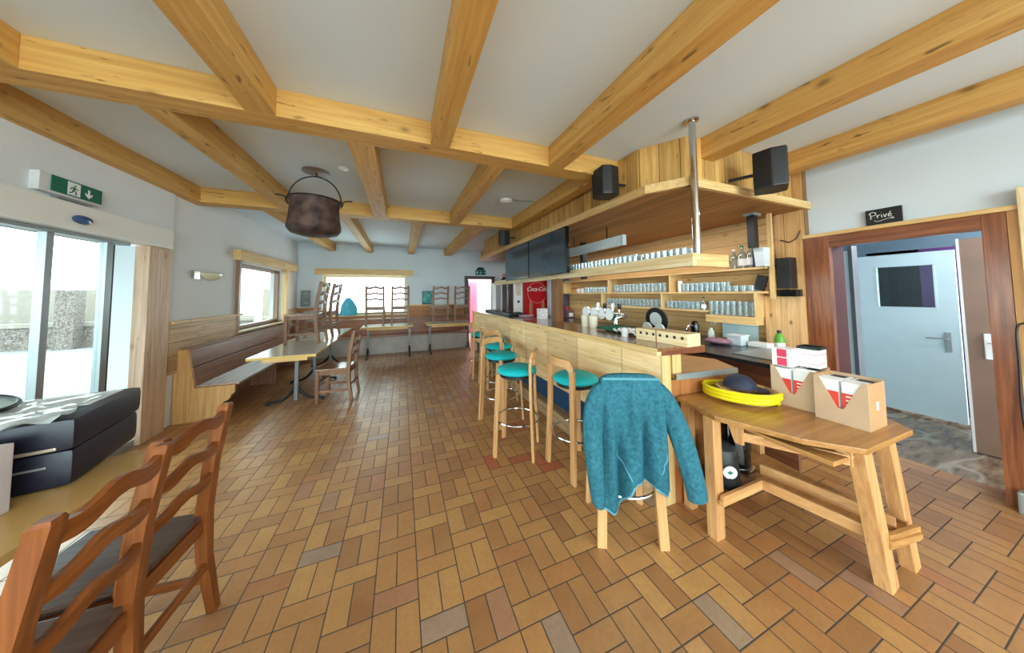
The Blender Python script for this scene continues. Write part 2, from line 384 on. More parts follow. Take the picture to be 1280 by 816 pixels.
# doorway to the corridor: stained casing and lining
trim(MB().box(3.94, 4.0, 1.372, 1.56, 0, 2.05, .004), STAIN['z'])
trim(MB().box(3.94, 4.0, .5, .592, 0, 2.05, .004), STAIN['z'])
trim(MB().box(3.942, 4.0, .585, 1.38, 1.935, 2.048, .004), STAIN['y'])
REDW = plain('red_brown_lining', (70, 22, 16), .4, vary=.08)
trim(MB().box(4.0, 4.24, 1.373, 1.5, 0, 2.0), REDW)
trim(MB().box(4.0, 4.22, .55, .60, 0, 2.0), REDW)
trim(MB().box(4.0, 4.22, .6, 1.44, 1.96, 2.0), REDW)

# sliding glass door in the left wall
d1 = sroot('door_1', (-2.5, 3, 0))
MB().box(-.02, .12, -6, 1.265, 2.03, 2.235, .006).build('header', WHITE, d1)
MB().box(-.06, .02, -6, .90, 2.0, 2.032).build('track', ALU, d1)
for y0, y1 in ((.235, .285), (.70, .76)):
    MB().box(-.05, .0, y0, y1, .03, 2.02, .003).build('stile', ALU, d1)
MB().box(-.06, .01, -6, 1.16, 0, .06).build('threshold', ALU, d1)
for y in (-1.2, -2.6, -4):
    MB().box(-.05, .0, y, y+.05, .03, 2.02, .003).build('stile', ALU, d1)
MB().box(-.035, -.025, -6, .235, .06, 2.0).build('pane', PANE, d1)
MB().box(-.03, -.02, .285, .70, .06, 2.0).build('pane', PANE, d1)
MB().box(-.09, -.08, .80, 1.15, .04, 2.02, .002).build('side_panel', milky('milky_panel', (226,238,240)), d1)
MB().box(-.079, -.07, .865, .88, .06, 2.0).build('brush_strip', BLACK, d1)
MB().lathe([(.001,.0),(.06,.0),(.066,.012),(.05,.03),(.001,.038)], n=20, M=Matrix.Translation((.12, .296, 2.115)) @ Matrix.Rotation(PI/2, 4, 'Y') @ Matrix.Diagonal((.55, 1.1, 1, 1))).build('motion_sensor', plain('sensor_blue', (56,84,128), .2), d1, True)
# windows
def window(name, loc, rz, w, z0, z1, mat, sill):
    r = sroot(name, loc); r.rotation_euler = (0,0,rz); h = .06
    mb = MB()
    for a in ((-w/2, -w/2+h), (w/2-h, w/2)): mb.box(a[0], a[1], -.08, 0, z0, z1, .004)
    mb.box(-w/2+h, w/2-h, -.08, 0, z0, z0+h, .004).box(-w/2+h, w/2-h, -.08, 0, z1-h, z1, .004)
    mb.build('frame', mat, r)
    MB().box(-w/2+h, w/2-h, -.045, -.038, z0+h, z1-h).build('pane', PANE, r)
    MB().box(-w/2-.02, w/2+.02, 0, .16, z0-.03, z0, .004).build('sill', sill, r)
    return r
WF = plain('window_frame_brown', (150,116,92), .4)
window('window_1', (-2.58, 6.825, 0), -PI/2, 1.94, .93, 2.05, WF, PALE['x'])
MBR = MB().box(-2.5, -2.42, 7.72, 7.86, .9, 2.08, .004); trim(MBR, PINE['z'])
trim(MB().box(-2.5, -2.45, 5.82, 5.88, .9, 2.08, .004), WF)
window('window_2', (-.91, 8.80, 0), PI, 2.08, .95, 2.05, PALE['x'], PALE['x'])
# doorway at the back right
d2 = sroot('door_2', (2.35, 8.7, 0)); DK = plain('dark_frame', (74,48,52), .4)
MB().box(-.5, -.40, -.05, .1, 0, 2.07, .004).box(.40, .5, -.05, .1, 0, 2.07, .004).box(-.4, .4, -.05, .1, 1.97, 2.07, .004).build('frame', DK, d2)
MB().box(-.39, -.35, .03, .75, .02, 1.95, .003).build('leaf', plain('lilac_door', (196,190,204), .4), d2)
struct(MB().box(1.4, 4.2, 10.6, 10.7, 0, 2.7).build('wall_lobby', plain('lilac_wall', (190,186,202), .8)))
struct(MB().box(1.4, 4.2, 8.95, 10.7, -.1, 0).build('floor_lobby', plain('lobby_floor', (150,120,96), .5)))
struct(MB().box(1.3, 1.4, 8.95, 10.7, 0, 2.7).build('wall_lobby_left', plain('crimson_wall', (176,70,84), .8)))
MB0 = MB().box(2.45, 2.72, 10.5, 10.58, 0, 1.95, .01); pl = MB0.build('display_stand', plain('pink_display', (200,84,104), .6)); tag(pl, 'tall pinkish red stand seen through the far doorway', 'stand')
w4 = sroot('window_4', (3.02, 10.58, 0)); MB().box(-.2, .2, -.03, .0, .9, 2.0).build('frame', WHITE, w4)

# corridor behind the "Privé" doorway
struct(MB().box(4.19, 8.0, -1.5, 4.0, -.1, 0).build('floor_corridor', vinyl()))
struct(MB().box(4.2, 8.0, -1.5, 4.0, 2.45, 2.55).build('ceiling_corridor', CORR))
struct(MB().box(5.78, 5.88, -1.5, .98, 0, 2.5).box(5.78, 5.88, 1.88, 4, 0, 2.5).box(5.78, 5.88, .98, 1.88, 2.0, 2.5).build('wall_corridor', CORR))
struct(MB().box(4.2, 5.88, 2.35, 2.45, 0, 2.5).build('wall_corridor_end', CORR))
d3 = sroot('door_3', (5.75, 1.43, 0))
mb = MB()
for a in ((-.42,-.36,0,2.0), (-.36,-.30,0,2.0)): pass
mb.box(-.02, .02, -.40, .33, .03, 1.29).box(-.02, .02, -.40, -.27, 1.29, 1.80).box(-.02, .02, .16, .33, 1.29, 1.80).box(-.02, .02, -.40, .33, 1.80, 1.95)
mb.build('leaf', DOORW, d3)
MB().box(-.024, .024, -.275, -.26, 1.285, 1.805).box(-.024, .024, .15, .165, 1.285, 1.805).box(-.024, .024, -.27, .16, 1.28, 1.295).box(-.024, .024, -.27, .16, 1.795, 1.81).build('window_bead', DOORW, d3)
MB().box(-.004, .004, -.26, .15, 1.295, 1.795).build('pane', PANE, d3)
h = MB().box(-.03, -.02, -.345, -.305, .80, 1.02, .004).build('handle_plate', ALU, d3)
MB().tube([(-.03,-.325,.95),(-.07,-.325,.95),(-.075,-.30,.95),(-.075,-.19,.945)], .009).build('lever', ALU, h, True)
MB().box(-.05, .03, .34, .46, 0, 2.02, .004).build('frame', ALU, d3)
for k, (y0, y1, c) in enumerate(((1.0, 1.36, (72,36,88)), (1.36, 1.54, (206,226,226)), (1.54, 1.9, (110,136,146)))):
    struct(MB().box(6.2, 6.24, y0, y1+.25, 0, 2.5).build(f'wall_beyond_{k+1}', plain(f'beyond_{k}', c, .8)))
d4 = sroot('door_4', (4.95, .80, 0))
M4 = Matrix.Rotation(math.radians(-78), 4, 'Z')
MB().box(0, .75, -.02, .02, .01, 1.98, .003, M=M4 @ Matrix.Translation((-.06,0,0))).build('leaf', BROWND, d4)
MB().box(-.075, -.06, -.023, .023, .01, 1.985, M=M4).build('edge', WHITE, d4)
hp = MB().box(.02, .07, -.035, .035, .87, 1.10, .006, M=M4).build('handle_plate', WHITE, d4)
MB().tube([M4 @ Vector(p) for p in ((.045,-.03,1.02),(.045,-.07,1.02),(.06,-.075,1.02),(.14,-.075,1.02))], .009).build('lever', WHITE, hp, True)
d5 = sroot('door_5', (4.62, 1.75, 0))
M5 = Matrix.Rotation(math.radians(-20), 4, 'Z')
MB().box(-.02, .02, -.36, .4, .02, 1.93, .003, M=M5).build('leaf', DOORW, d5)
MB().box(-.03, .03, -.40, -.365, 0, 1.98, .003, M=M5).build('edge', plain('grey_steel', (96,104,110), .4), d5)
h5 = MB().box(-.035, -.02, -.30, -.26, .83, 1.02, .004, M=M5).build('handle_plate', ALU, d5)
MB().tube([M5 @ Vector(p) for p in ((-.03,-.28,.95),(-.075,-.28,.95),(-.08,-.26,.95),(-.08,-.17,.95))], .008).build('lever', ALU, h5, True)

# outside: terrace, low pebble wall
struct(MB().box(-26, -2.76, -14, 26, -.2, -.02).build('terrace_ground', SNOW))
t = tag(MB().box(-24, -4.5, 12.7, 13.0, -.02, .62).build('terrace_wall', STONE), 'low pebble dashed terrace wall outside the sliding glass door', 'wall'); t['kind'] = 'structure'
t = MB().box(-24, -4.5, 12.66, 13.04, .62, .74, .01).build('coping', BEIGE, t)
struct(MB().box(-24, -4.5, 13.6, 13.8, -.02, 1.75).build('wall_terrace_far', BEIGE))
struct(MB().box(-9.35, -8.95, 12.4, 12.7, -.02, 1.7, .01).build('pillar_terrace', STONE))
struct(MB().box(-4.3, -2.75, -6, 9, 2.32, 2.4).build('roof_overhang', BEIGE))
for k, y in enumerate((8.1, 11.0)):
    struct(MB().box(-4.25, -4.1, y, y+.15, 0, 2.32, .01).build(f'post_terrace_{k+1}', WHITE))
# ------------------------------------------------------------------ ladder-back chairs
def make_chair(name, label, W, loc, rz, group, seatmat, w=.42, d=.42):
    r = thing(name, label, 'chair', loc, rz, group)
    hw = w/2-.022
    for s in (-1, 1):      # rear legs run up into the back posts
        x = s*hw
        rings = []
        for z, y, a in ((0, -d/2-.03, .018), (.25, -d/2+.012, .022), (.46, -d/2+.02, .024), (.70, -d/2+.0, .023), (.955, -d/2-.045, .021), (.965, -d/2-.046, .016)):
            rings.append([(x-a, y-a, z), (x+a, y-a, z), (x+a, y+a, z), (x-a, y+a, z)])
        MB().loft(rings).build('back_post', W['z'], r)
    for s in (-1, 1):
        x = s*(w/2-.005); y = d/2-.02
        MB().loft([[(x-a, y-a, z), (x+a, y-a, z), (x+a, y+a, z), (x-a, y+a, z)] for z, a in ((0, .018), (.2, .022), (.435, .022))]).build('leg', W['z'], r)
    MB().prism([(-w/2+.02, -d/2+.02), (w/2-.02, -d/2+.02), (w/2+.006, d/2+.01), (-w/2-.006, d/2+.01)], .437, .46, b=.006).build('seat', seatmat, r)
    mb = MB().box(-hw, hw, -d/2+.01, -d/2+.032, .375, .437).box(-hw, hw, d/2-.03, d/2-.008, .375, .437)
    for s in (-1, 1): mb.bar((s*hw, -d/2+.02, .406), (s*(w/2-.005), d/2-.02, .406), .02, .062)
    mb.build('seat_rail', W['x'], r)
    MB().box(-hw, hw, -d/2-.01, -d/2+.01, .20, .235, .003).build('stretcher', W['x'], r)
    MB().box(-w/2+.01, w/2-.01, d/2-.03, d/2-.01, .26, .295, .003).build('stretcher', W['x'], r)
    for s in (-1, 1):
        MB().bar((s*hw, -d/2+.0, .15), (s*(w/2-.005), d/2-.02, .15), .018, .035, b=.003).build('stretcher', W['y'], r)
    for zc, hgt, A, yy in ((.915, .052, .016, -.04), (.775, .046, .015, -.018), (.635, .042, .014, -.002)):
        rings = []; n = 20
        for k in range(n+1):
            t = -1+2*k/n; x = t*hw; c = A*(math.cos(2*PI*t*.9)*.6+.4*math.cos(PI*t)); y = -d/2+yy-.012*(1-t*t); th = .010
            rings.append([(x, y-th, zc+c-hgt/2), (x, y+th, zc+c-hgt/2), (x, y+th, zc+c+hgt/2), (x, y-th, zc+c+hgt/2)])
        MB().loft(rings).build('back_slat', W['x'], r)
    return r
SEATD = wood('worn_seat', (104, 84, 74), (84, 64, 56), (52, 38, 34), axis='y', flecks=.4, knots=0, rough=.28, coat=.3)
ch = make_chair('ladder_back_chair', 'reddish wooden ladder-back chair nearest the camera, cut by the picture corner', CHAIR, (-1.05, 1.245, 0), PI/2+.02, 'ladder-back chairs at the yellow table', SEATD, w=.41)
c2 = dup(ch, (-1.075, 1.675, 0), PI/2-.06, 'reddish wooden ladder-back chair pulled up beside the two dark cases', 'ladder-back chairs at the yellow table')
SEATB = wood('pale_worn_seat', (168, 138, 120), (144, 112, 94), (100, 72, 58), axis='y', flecks=.1, knots=0, rough=.2, coat=.4)
g0 = make_chair('ladder_back_chair', 'brown ladder-back chair on the floor, turned in to the first cafe table', GREYC, (-.865, 4.84, 0), PI/2-.12, 'cafe chairs', SEATB)
GC = 'chairs put up on the cafe tables'
dup(g0, (-1.41, 5.36, .752), PI/2-.08, 'ladder-back chair standing up on the first cafe table by the left window', GC)
dup(g0, (-1.37, 6.12, .752), PI/2-.1, 'ladder-back chair standing on the second long table behind the first one', GC)
dup(g0, (-.60, 7.68, .752), .03, 'ladder-back chair up on a table, left one before the back window', GC)
dup(g0, (-.02, 7.68, .752), -.02, 'ladder-back chair up on a table, right one before the back window', GC)
dup(g0, (.96, 7.72, .752), .02, 'ladder-back chair up on a table, below and right of the turquoise picture', GC)
dup(g0, (1.53, 7.72, .752), .0, 'ladder-back chair up on a table, right beside the dark back doorway', GC)

STEEL = plain('grey_table_steel', (112,114,118), .4, .4)
# ------------------------------------------------------------------ tables
def cafe_table(label, x0, x1, y0, y1, cols, axis):
    cx, cy = (x0+x1)/2, (y0+y1)/2
    r = thing('cafe_table', label, 'table', (cx, cy, 0), 0, 'cafe tables with steel pedestals')
    hx, hy = (x1-x0)/2, (y1-y0)/2
    MB().box(-hx+.002, hx-.002, -hy+.002, hy-.002, .718, .7485).build('table_edge', YTAB, r)
    MB().box(-hx, hx, -hy, hy, .7478, .7505, .001).build('tabletop', TABT, r)
    MB().box(-hx+.12, hx-.12, -hy+.1, hy-.1, .66, .718).build('apron', PINE['x'], r)
    for c in cols:
        o = (0, c-cy) if axis == 'y' else (c-cx, 0)
        MB().box(o[0]-.022, o[0]+.022, o[1]-.022, o[1]+.022, .03, .66, .003).build('column', STEEL, r)
        mb = MB()
        for s in (-1, 1):
            pts = []
            for k in range(9):
                t = k/8; q = s*(.02+.30*t); z = .03+.17*(1-t)**3.2
                pts.append((o[0]+q, o[1], z) if axis == 'y' else (o[0], o[1]+q, z))
            mb.tube(pts, [.022-.006*k/8 for k in range(9)], 8)
            e = pts[-1]; mb.box(e[0]-.02, e[0]+.02, e[1]-.02, e[1]+.02, 0, .035, .004)
        mb.build('foot', IRON, r, True)
    return r
cafe_table('cafe table with pale top and one chair on it, nearest along the left bench', -1.72, -1.01, 4.28, 5.64, [4.83], 'y')
cafe_table('long pale cafe table behind the first one, by the left bench', -1.76, -1.05, 5.70, 7.25, [5.87, 7.05], 'y')
cafe_table('cafe table across the back window carrying two upright chairs', -.86, .28, 7.22, 7.92, [-.74, .20], 'x')
cafe_table('cafe table at the back wall beside the dark doorway carrying two chairs', .60, 1.86, 7.22, 7.92, [.70, 1.7], 'x')

nt_ = thing('dining_table', 'yellow laminate table in the left corner carrying two dark cases', 'table', (-1.5, 1.2, 0))
pts = [(-.45,-1.0),(.43,-1.0)]+[(.43-.15+.15*math.cos(a), .60+.15*math.sin(a)) for a in [PI/2*k/8 for k in range(9)]]+[(-.45,.75)]
MB().prism(pts, .72, .75, b=.004).build('tabletop', TABY, nt_)
for y in (-.7, .45):
    MB().box(-.03, .03, y-.03, y+.03, .03, .72, .003).build('column', ALU, nt_)
    MB().box(-.30, .30, y-.025, y+.025, 0, .05, .012).build('foot', IRON, nt_)

# ------------------------------------------------------------------ corner bench
b = thing('corner_bench', 'dark brown wooden corner bench along the left window wall', 'bench', (-2.5, 4.6, 0))
prof = [(0.01,0),(0.47,0),(0.47,.20)]+[(.47+.07*math.sin(a), .27-.07*math.cos(a)) for a in [PI/2*k/5 for k in range(6)]]+[(.575,.30),(.575,.395),(.20,.395),(.125,.86),(.01,.86)]
MB().prism(prof, -.04, 0, axis='y', b=.003).build('end_panel', wood('bench_end', (224,180,118), (206,158,98), (160,114,64), axis='z', flecks=.05, knots=.1), b)
MB().box(.20, .60, 0, 3.17, .385, .415, .004).build('seat', wood('bench_seat', (196,178,164), (172,148,132), (128,100,84), axis='y', flecks=.05, knots=0, rough=.2, coat=.4), b)
def slope(z0, z1, y0, y1):
    f = lambda z: .20-(z-.395)*.161
    return MB().prism([(f(z0), z0), (f(z1), z1), (f(z1)-.025, z1), (f(z0)-.025, z0)], y0, y1, axis='y', b=.003)
slope(.41, .63, 0, 3.17).build('back_board', BENCH['y'], b)
slope(.645, .85, 0, 3.17).build('back_board', BENCH['y'], b)
MB().box(.01, .14, 0, 3.17, .85, .875, .004).build('top_ledge', BENCH['y'], b)
MB().box(.15, .17, 0, 3.17, 0, .385).build('riser', BENCH['y'], b)
MB().box(.02, .5, 1.4, 1.43, 0, .385).build('support', BENCH['z'], b)
MB().box(.02, .5, 2.8, 2.83, 0, .385).build('support', BENCH['z'], b)
b2 = thing('wall_bench', 'long reddish brown bench along the back wall under the window', 'bench', (-1.9, 8.66, 0))
BB = wood('back_bench_boards', (166,112,82), (144,90,64), (104,60,42), axis='x', plank=('z', .2), flecks=.1, knots=.1, rough=.35)
MB().box(-.58, 3.7, -.88, -.35, .42, .45, .004).build('seat', BENCH['x'], b2)
MB().box(-.58, 3.7, -.36, -.33, .45, .83, .004).build('back_board', BB, b2)
MB().box(-.58, 3.7, -.36, 0, .83, .855, .004).build('top_ledge', BENCH['x'], b2)
MB().box(-.58, 3.66, -.80, -.77, 0, .42).build('riser', plain('grey_riser', (176,166,160), .5, vary=.06), b2)

# ------------------------------------------------------------------ bar stools
def make_stool(label, loc, rz, first=None):
    if first: return dup(first, loc, rz, label)
    r = thing('bar_stool', label, 'stool', loc, rz, 'turquoise bar stools along the bar')
    prof = [(.001,.725),(.16,.725),(.19,.74),(.195,.757),(.185,.775),(.15,.79),(.08,.797),(.001,.80)]
    MB().lathe(prof, n=36).build('seat_cushion', TEALS, r, True)
    MB().lathe([(.10,.70),(.165,.70),(.165,.724),(.10,.724),(.10,.70)], n=28).build('seat_frame', BLACK, r, True)
    a = .155
    for x in (-a, a):   # front legs: flat laminated strips, slightly splayed
        MB().bar((x*1.16, a*1.16, 0), (x*.98, a*.98, .745), .042, .024, up=(x, a, 0), b=.004).build('leg', BEECH['z'], r)
    # rear legs bend over into the back band: one strip each side, one band
    for s in (-1, 1):
        pts = [(s*a*1.16, -a*1.16, 0), (s*a*1.02, -a*1.02, .55), (s*a*1.0, -a*1.0, .80), (s*a*1.0, -a*1.02, .865)]
        mb = MB()
        for p, q in zip(pts, pts[1:]): mb.bar(p, q, .055, .024, up=(0, -1, 0), b=.003)
        mb.build('rear_leg', BEECH['z'], r)
    rings = []; n = 28
    for k in range(n+1):
        t = -1+2*k/n; x = t*(a+.001)
        drop = .065*max(0, (abs(t)-.62)/.38)**2.2; y = -a*1.02-.035*(1-t*t)
        h = .034; th = .011
        zc = .918-drop
        rings.append([(x, y-th, zc-h), (x, y+th, zc-h), (x, y+th, zc+h), (x, y-th, zc+h)])
    MB().loft(rings).build('back_band', BEECH['x'], r, True)
    R = .205
    MB().tube([(R*math.cos(2*PI*k/40), R*math.sin(2*PI*k/40), .30) for k in range(40)], .009, 8, closed=True).build('foot_ring', CHROME, r, True)
    return r
def face(dx, dy): return math.atan2(dy, dx)-PI/2     # local +Y looks along (dx, dy)
s0 = make_stool('turquoise seated bar stool right beside the one with the jacket', (1.43, 2.10, 0), face(1, .08))
make_stool('turquoise bar stool with a blue jacket over its back', (1.355, 1.485, 0), face(.42, .9), s0)
make_stool('turquoise bar stool standing out furthest from the bar, over the red tiles', (1.06, 2.55, 0), face(-.137, .09), s0)
make_stool('third turquoise bar stool behind the jacket, its brown back turned to the left', (1.13, 3.2, 0), face(.35, -.8), s0)
make_stool('turquoise bar stool mostly hidden behind the one with the brown back', (1.30, 3.78, 0), face(.3, -.8), s0)
make_stool('far bar stool close in to the bar with only a sliver of seat showing', (1.42, 4.42, 0), face(1, .1), s0)
make_stool('furthest bar stool from the camera, its pale back by the end of the bar', (1.38, 5.03, 0), face(1, -.1), s0)

# ------------------------------------------------------------------ fleece jacket over the first stool
jr = thing('fleece_jacket', 'blue fleece jacket hung over the back of the nearest bar stool', 'jacket', (1.286, 1.323, 0), math.atan2(-.423, .906))
# local x along the stool back, local -y towards the room
def hemz(u):
    P = [(-.19,.27),(-.125,.235),(-.085,.255),(-.02,.40),(.03,.41),(.10,.405),(.135,.37),(.20,.30),(.235,.335)]
    for (a, za), (c, zc) in zip(P, P[1:]):
        if u <= c: return za+(zc-za)*(u-a)/(c-a)
    return P[-1][1]
def torso(front):
    nu, nv = 44, 30; V = []
    for j in range(nv+1):
        v = j/nv; row = []
        for i in range(nu+1):
            s = -1+2*i/nu
            half_top, half_bot = .172, .215
            wdt = half_top+(half_bot-half_top)*min(1, v*1.6)
            u = s*wdt+.01*v
            zt = .985-.012*abs(s)**3-.02*abs(s)**6; zb = hemz(u) if front else .52
            z = zt+(zb-zt)*v
            fold = .034*min(1, v*1.8)*(math.sin(u*44+v*1.6+.6)+.45*math.sin(u*83-v*2.4+1))
            y = -.022-.03*v*(1-v)*2-.035*v-fold-.05*max(0, v-.1)*abs(s)**3*-1
            if not front: y = .035+.02*v+fold*.5
            row.append(Vector((u, y, z)))
        V.append(row)
    return V
mb = MB(); F = torso(True); B = torso(False)
def grid(mb, G):
    vs = [[mb.bm.verts.new(p) for p in r] for r in G]
    for r0, r1 in zip(vs, vs[1:]):
        for i in range(len(r0)-1): mb.bm.faces.new((r0[i], r0[i+1], r1[i+1], r1[i]))
    return vs
f = grid(mb, F); bk = grid(mb, B)
# shoulder roll over the stool back
prev = f[0]
for k in range(1, 5):
    a = PI*k/5; ring = []
    for i in range(len(prev)):
        p0, p1 = F[0][i], B[0][i]; m = (p0+p1)/2; ry = (p1.y-p0.y)/2
        ring.append(mb.bm.verts.new((m.x, m.y-ry*math.cos(a), m.z+.018*math.sin(a))))
    for i in range(len(prev)-1): mb.bm.faces.new((prev[i], prev[i+1], ring[i+1], ring[i]))
    prev = ring
for i in range(len(prev)-1): mb.bm.faces.new((prev[i], prev[i+1], bk[0][i+1], bk[0][i]))
jb = mb.build('jacket_body', JACK, jr, True)
md = jb.modifiers.new('thick', 'SOLIDIFY'); md.thickness = .007; md.offset = 1
def sleeve(path, name):
    rings = []; n = 20
    for k, (c, rx, ry, ph) in enumerate(path):
        c = Vector(c)
        rings.append([(c.x+rx*math.cos(2*PI*i/n)*(1+.10*math.sin(5*2*PI*i/n+k*.8)), c.y+ry*math.sin(2*PI*i/n)*(1+.12*math.sin(4*2*PI*i/n+k)), c.z+ph*math.cos(2*PI*i/n)) for i in range(n)])
    o = MB().loft(rings).build(name, JACK, jr, True); sd = o.modifiers.new('s', 'SUBSURF'); sd.levels = 1; sd.render_levels = 2
    return o
sleeve([((-.150,.0,.965), .03, .035, .0), ((-.185,-.005,.90), .05, .045, -.02), ((-.222,-.02,.80), .062, .05, -.02), ((-.237,-.035,.68), .058, .05, 0), ((-.232,-.045,.55), .052, .045, 0), ((-.222,-.05,.42), .046, .042, 0), ((-.214,-.05,.33), .040, .038, 0), ((-.212,-.05,.27), .036, .034, -.01), ((-.212,-.05,.262), .026, .026, -.01)], 'sleeve')
sleeve([((.150,.0,.965), .03, .035, 0), ((.19,-.005,.90), .045, .045, .02), ((.235,-.02,.78), .058, .05, .02), ((.275,-.035,.65), .062, .05, .01), ((.305,-.045,.52), .06, .048, 0), ((.332,-.05,.41), .056, .044, 0), ((.346,-.05,.335), .054, .04, .008), ((.348,-.05,.318), .053, .038, .008), ((.348,-.05,.315), .045, .03, .008)], 'sleeve')
hem = [Vector(p)+Vector((0,-.004,0)) for p in F[-1]]
MB().tube(hem, .0065, 8).build('hem_binding', JTRIM, jr, True)
def onF(u, z):
    best = min((abs(p.x-u)+abs(p.z-z), k, j) for k, r in enumerate(F) for j, p in enumerate(r)); return F[best[1]][best[2]]
def zipl(u0, z0, u1, z1):
    MB().tube([onF(u0+(u1-u0)*t/6, z0+(z1-z0)*t/6)+Vector((0,-.011,0)) for t in range(7)], .004, 6).build('pocket_zip', JTRIM, jr, True)
zipl(-.105, .58, -.03, .43); zipl(.20, .62, .135, .47)
MB().tube([Vector((u, F[0][0].y-.008+.004, .985)) for u in (-.165,-.08,0,.08,.165)], .008, 8).build('collar_binding', JTRIM, jr, True)

# ------------------------------------------------------------------ workbench
wb = thing('workbench', 'rough wooden corner workbench beside the doorway, boxes on top', 'workbench', (0,0,0))
top = [(1.85,1.455),(1.765,1.14),(1.90,.80),(2.05,.632),(2.56,.622),(2.66,.72),(2.66,1.42)]
MB().prism(top, .722, .75, b=.004).build('tabletop', wood('workbench_top', (190,140,80), (168,116,60), (122,78,38), axis='x', flecks=.15, knots=.3, rough=.32, coat=.15), wb)
def leg(p0, p1, w=.07, h=.055, up=(1,0,0)): MB().bar(p0, p1, w, h, up=up, b=.004).build('leg', WLEG['z'], wb)
leg((1.815,1.19,0), (1.815,1.19,.722), .075, .06, (0,1,0))
leg((1.905,1.415,0), (1.905,1.415,.722), .06, .06)
leg((2.305,.675,0), (2.175,.70,.722), .085, .06, (0,1,0))
leg((2.585,.67,0), (2.47,.70,.722), .075, .055, (0,1,0))
leg((2.60,1.36,0), (2.60,1.36,.722), .06, .06)
L = [(1.84,1.44),(1.78,1.14),(2.19,1.14),(2.27,.64),(2.50,.60),(2.62,1.38)]
MB().prism(L, .225, .25, b=.003).build('lower_shelf', WORK['x'], wb)
mb = MB().bar((1.79,1.135,.25), (2.19,1.135,.25), .02, .06, b=.003); mb.build('shelf_lip', WLEG['x'], wb)
MB().bar((2.19,1.135,.25), (2.275,.65,.25), .02, .06, b=.003).build('shelf_lip', WLEG['y'], wb)
MB().bar((2.31,1.2,.275), (2.41,.66,.275), .02, .08, b=.003).build('shelf_lip', WLEG['y'], wb)
MB().bar((2.28,.655,.24), (2.52,.62,.24), .02, .07, b=.003).build('shelf_lip', WORK['x'], wb)
# slanted tray hung under the top
MB().prism([(1.92,.662),(2.3,.645),(2.3,.66),(1.92,.685)], .70, 1.08, axis='y').build('tray_board', WORK['y'], wb)
MB().bar((1.885,1.06,.645), (2.085,.69,.66), .022, .05, b=.003).build('tray_lip', WLEG['y'], wb)
MB().prism([(1.135,.722),(1.05,.722),(1.05,.60),(1.09,.60)], 1.86, 1.88, axis='x').build('tray_bracket', WLEG['z'], wb)
MB().prism([(.78,.722),(.69,.722),(.69,.63)], 2.07, 2.09, axis='x').build('tray_bracket', WLEG['z'], wb)

# yellow hose coil with cap
hr = thing('hose_coil', 'bright yellow coiled hose lying on the workbench', 'hose', (2.205, 1.255, .75), -1.05)
pts = []
for k in range(3*44):
    a = 2*PI*k/44; t = k/44; R1 = .205-.006*math.sin(t*2); R2 = .165
    pts.append((R1*math.cos(a)+.004*t, R2*math.sin(a), .014+.0235*t*.98))
MB().tube(pts, .0125, 8).build('hose', YELL, hr, True)
br = thing('straw_mat', 'tan woven round mat resting inside the yellow hose', 'mat', (2.24, 1.23, .752), -1.05)
prof = [(.001,.0),(.14,.0),(.15,.03),(.17,.075),(.15,.078),(.13,.045),(.001,.03)]
MB().lathe([(r*1.0, z) for r, z in prof], n=36).build('mat_body', wood('straw', (200,170,110), (180,144,84), (140,100,50), axis='x', flecks=.3, knots=0), br, True)
cr = thing('baseball_cap', 'dark blue cap lying on the yellow hose coil', 'cap', (2.225, 1.255, .832), -.75)
mb = MB(); n = 24
rings = []
for k in range(8):
    f_ = k/7; rr = .088*math.cos(f_*PI/2*.97); z = .085*math.sin(f_*PI/2)
    rings.append([(rr*1.12*math.cos(2*PI*i/n), rr*math.sin(2*PI*i/n), z) for i in range(n)])
CAPM = plain('cap_navy', (30,34,58), .7, vary=.25, vs=30)
mb.loft(rings).build('crown', CAPM, cr, True)
mb = MB(); rings = []
for k in range(7):
    t = k/6; x = .08+.085*t; wv = .078*math.sqrt(max(.02, 1-(t*.95)**2))
    rings.append([(x-.02*(1-abs(s)), wv*s, .012-.014*t-.012*s*s) for s in [-1+2*i/10 for i in range(11)]])
bo = mb.loft(rings, closed=False).build('brim', CAPM, cr, True); md = bo.modifiers.new('t', 'SOLIDIFY'); md.thickness = .005

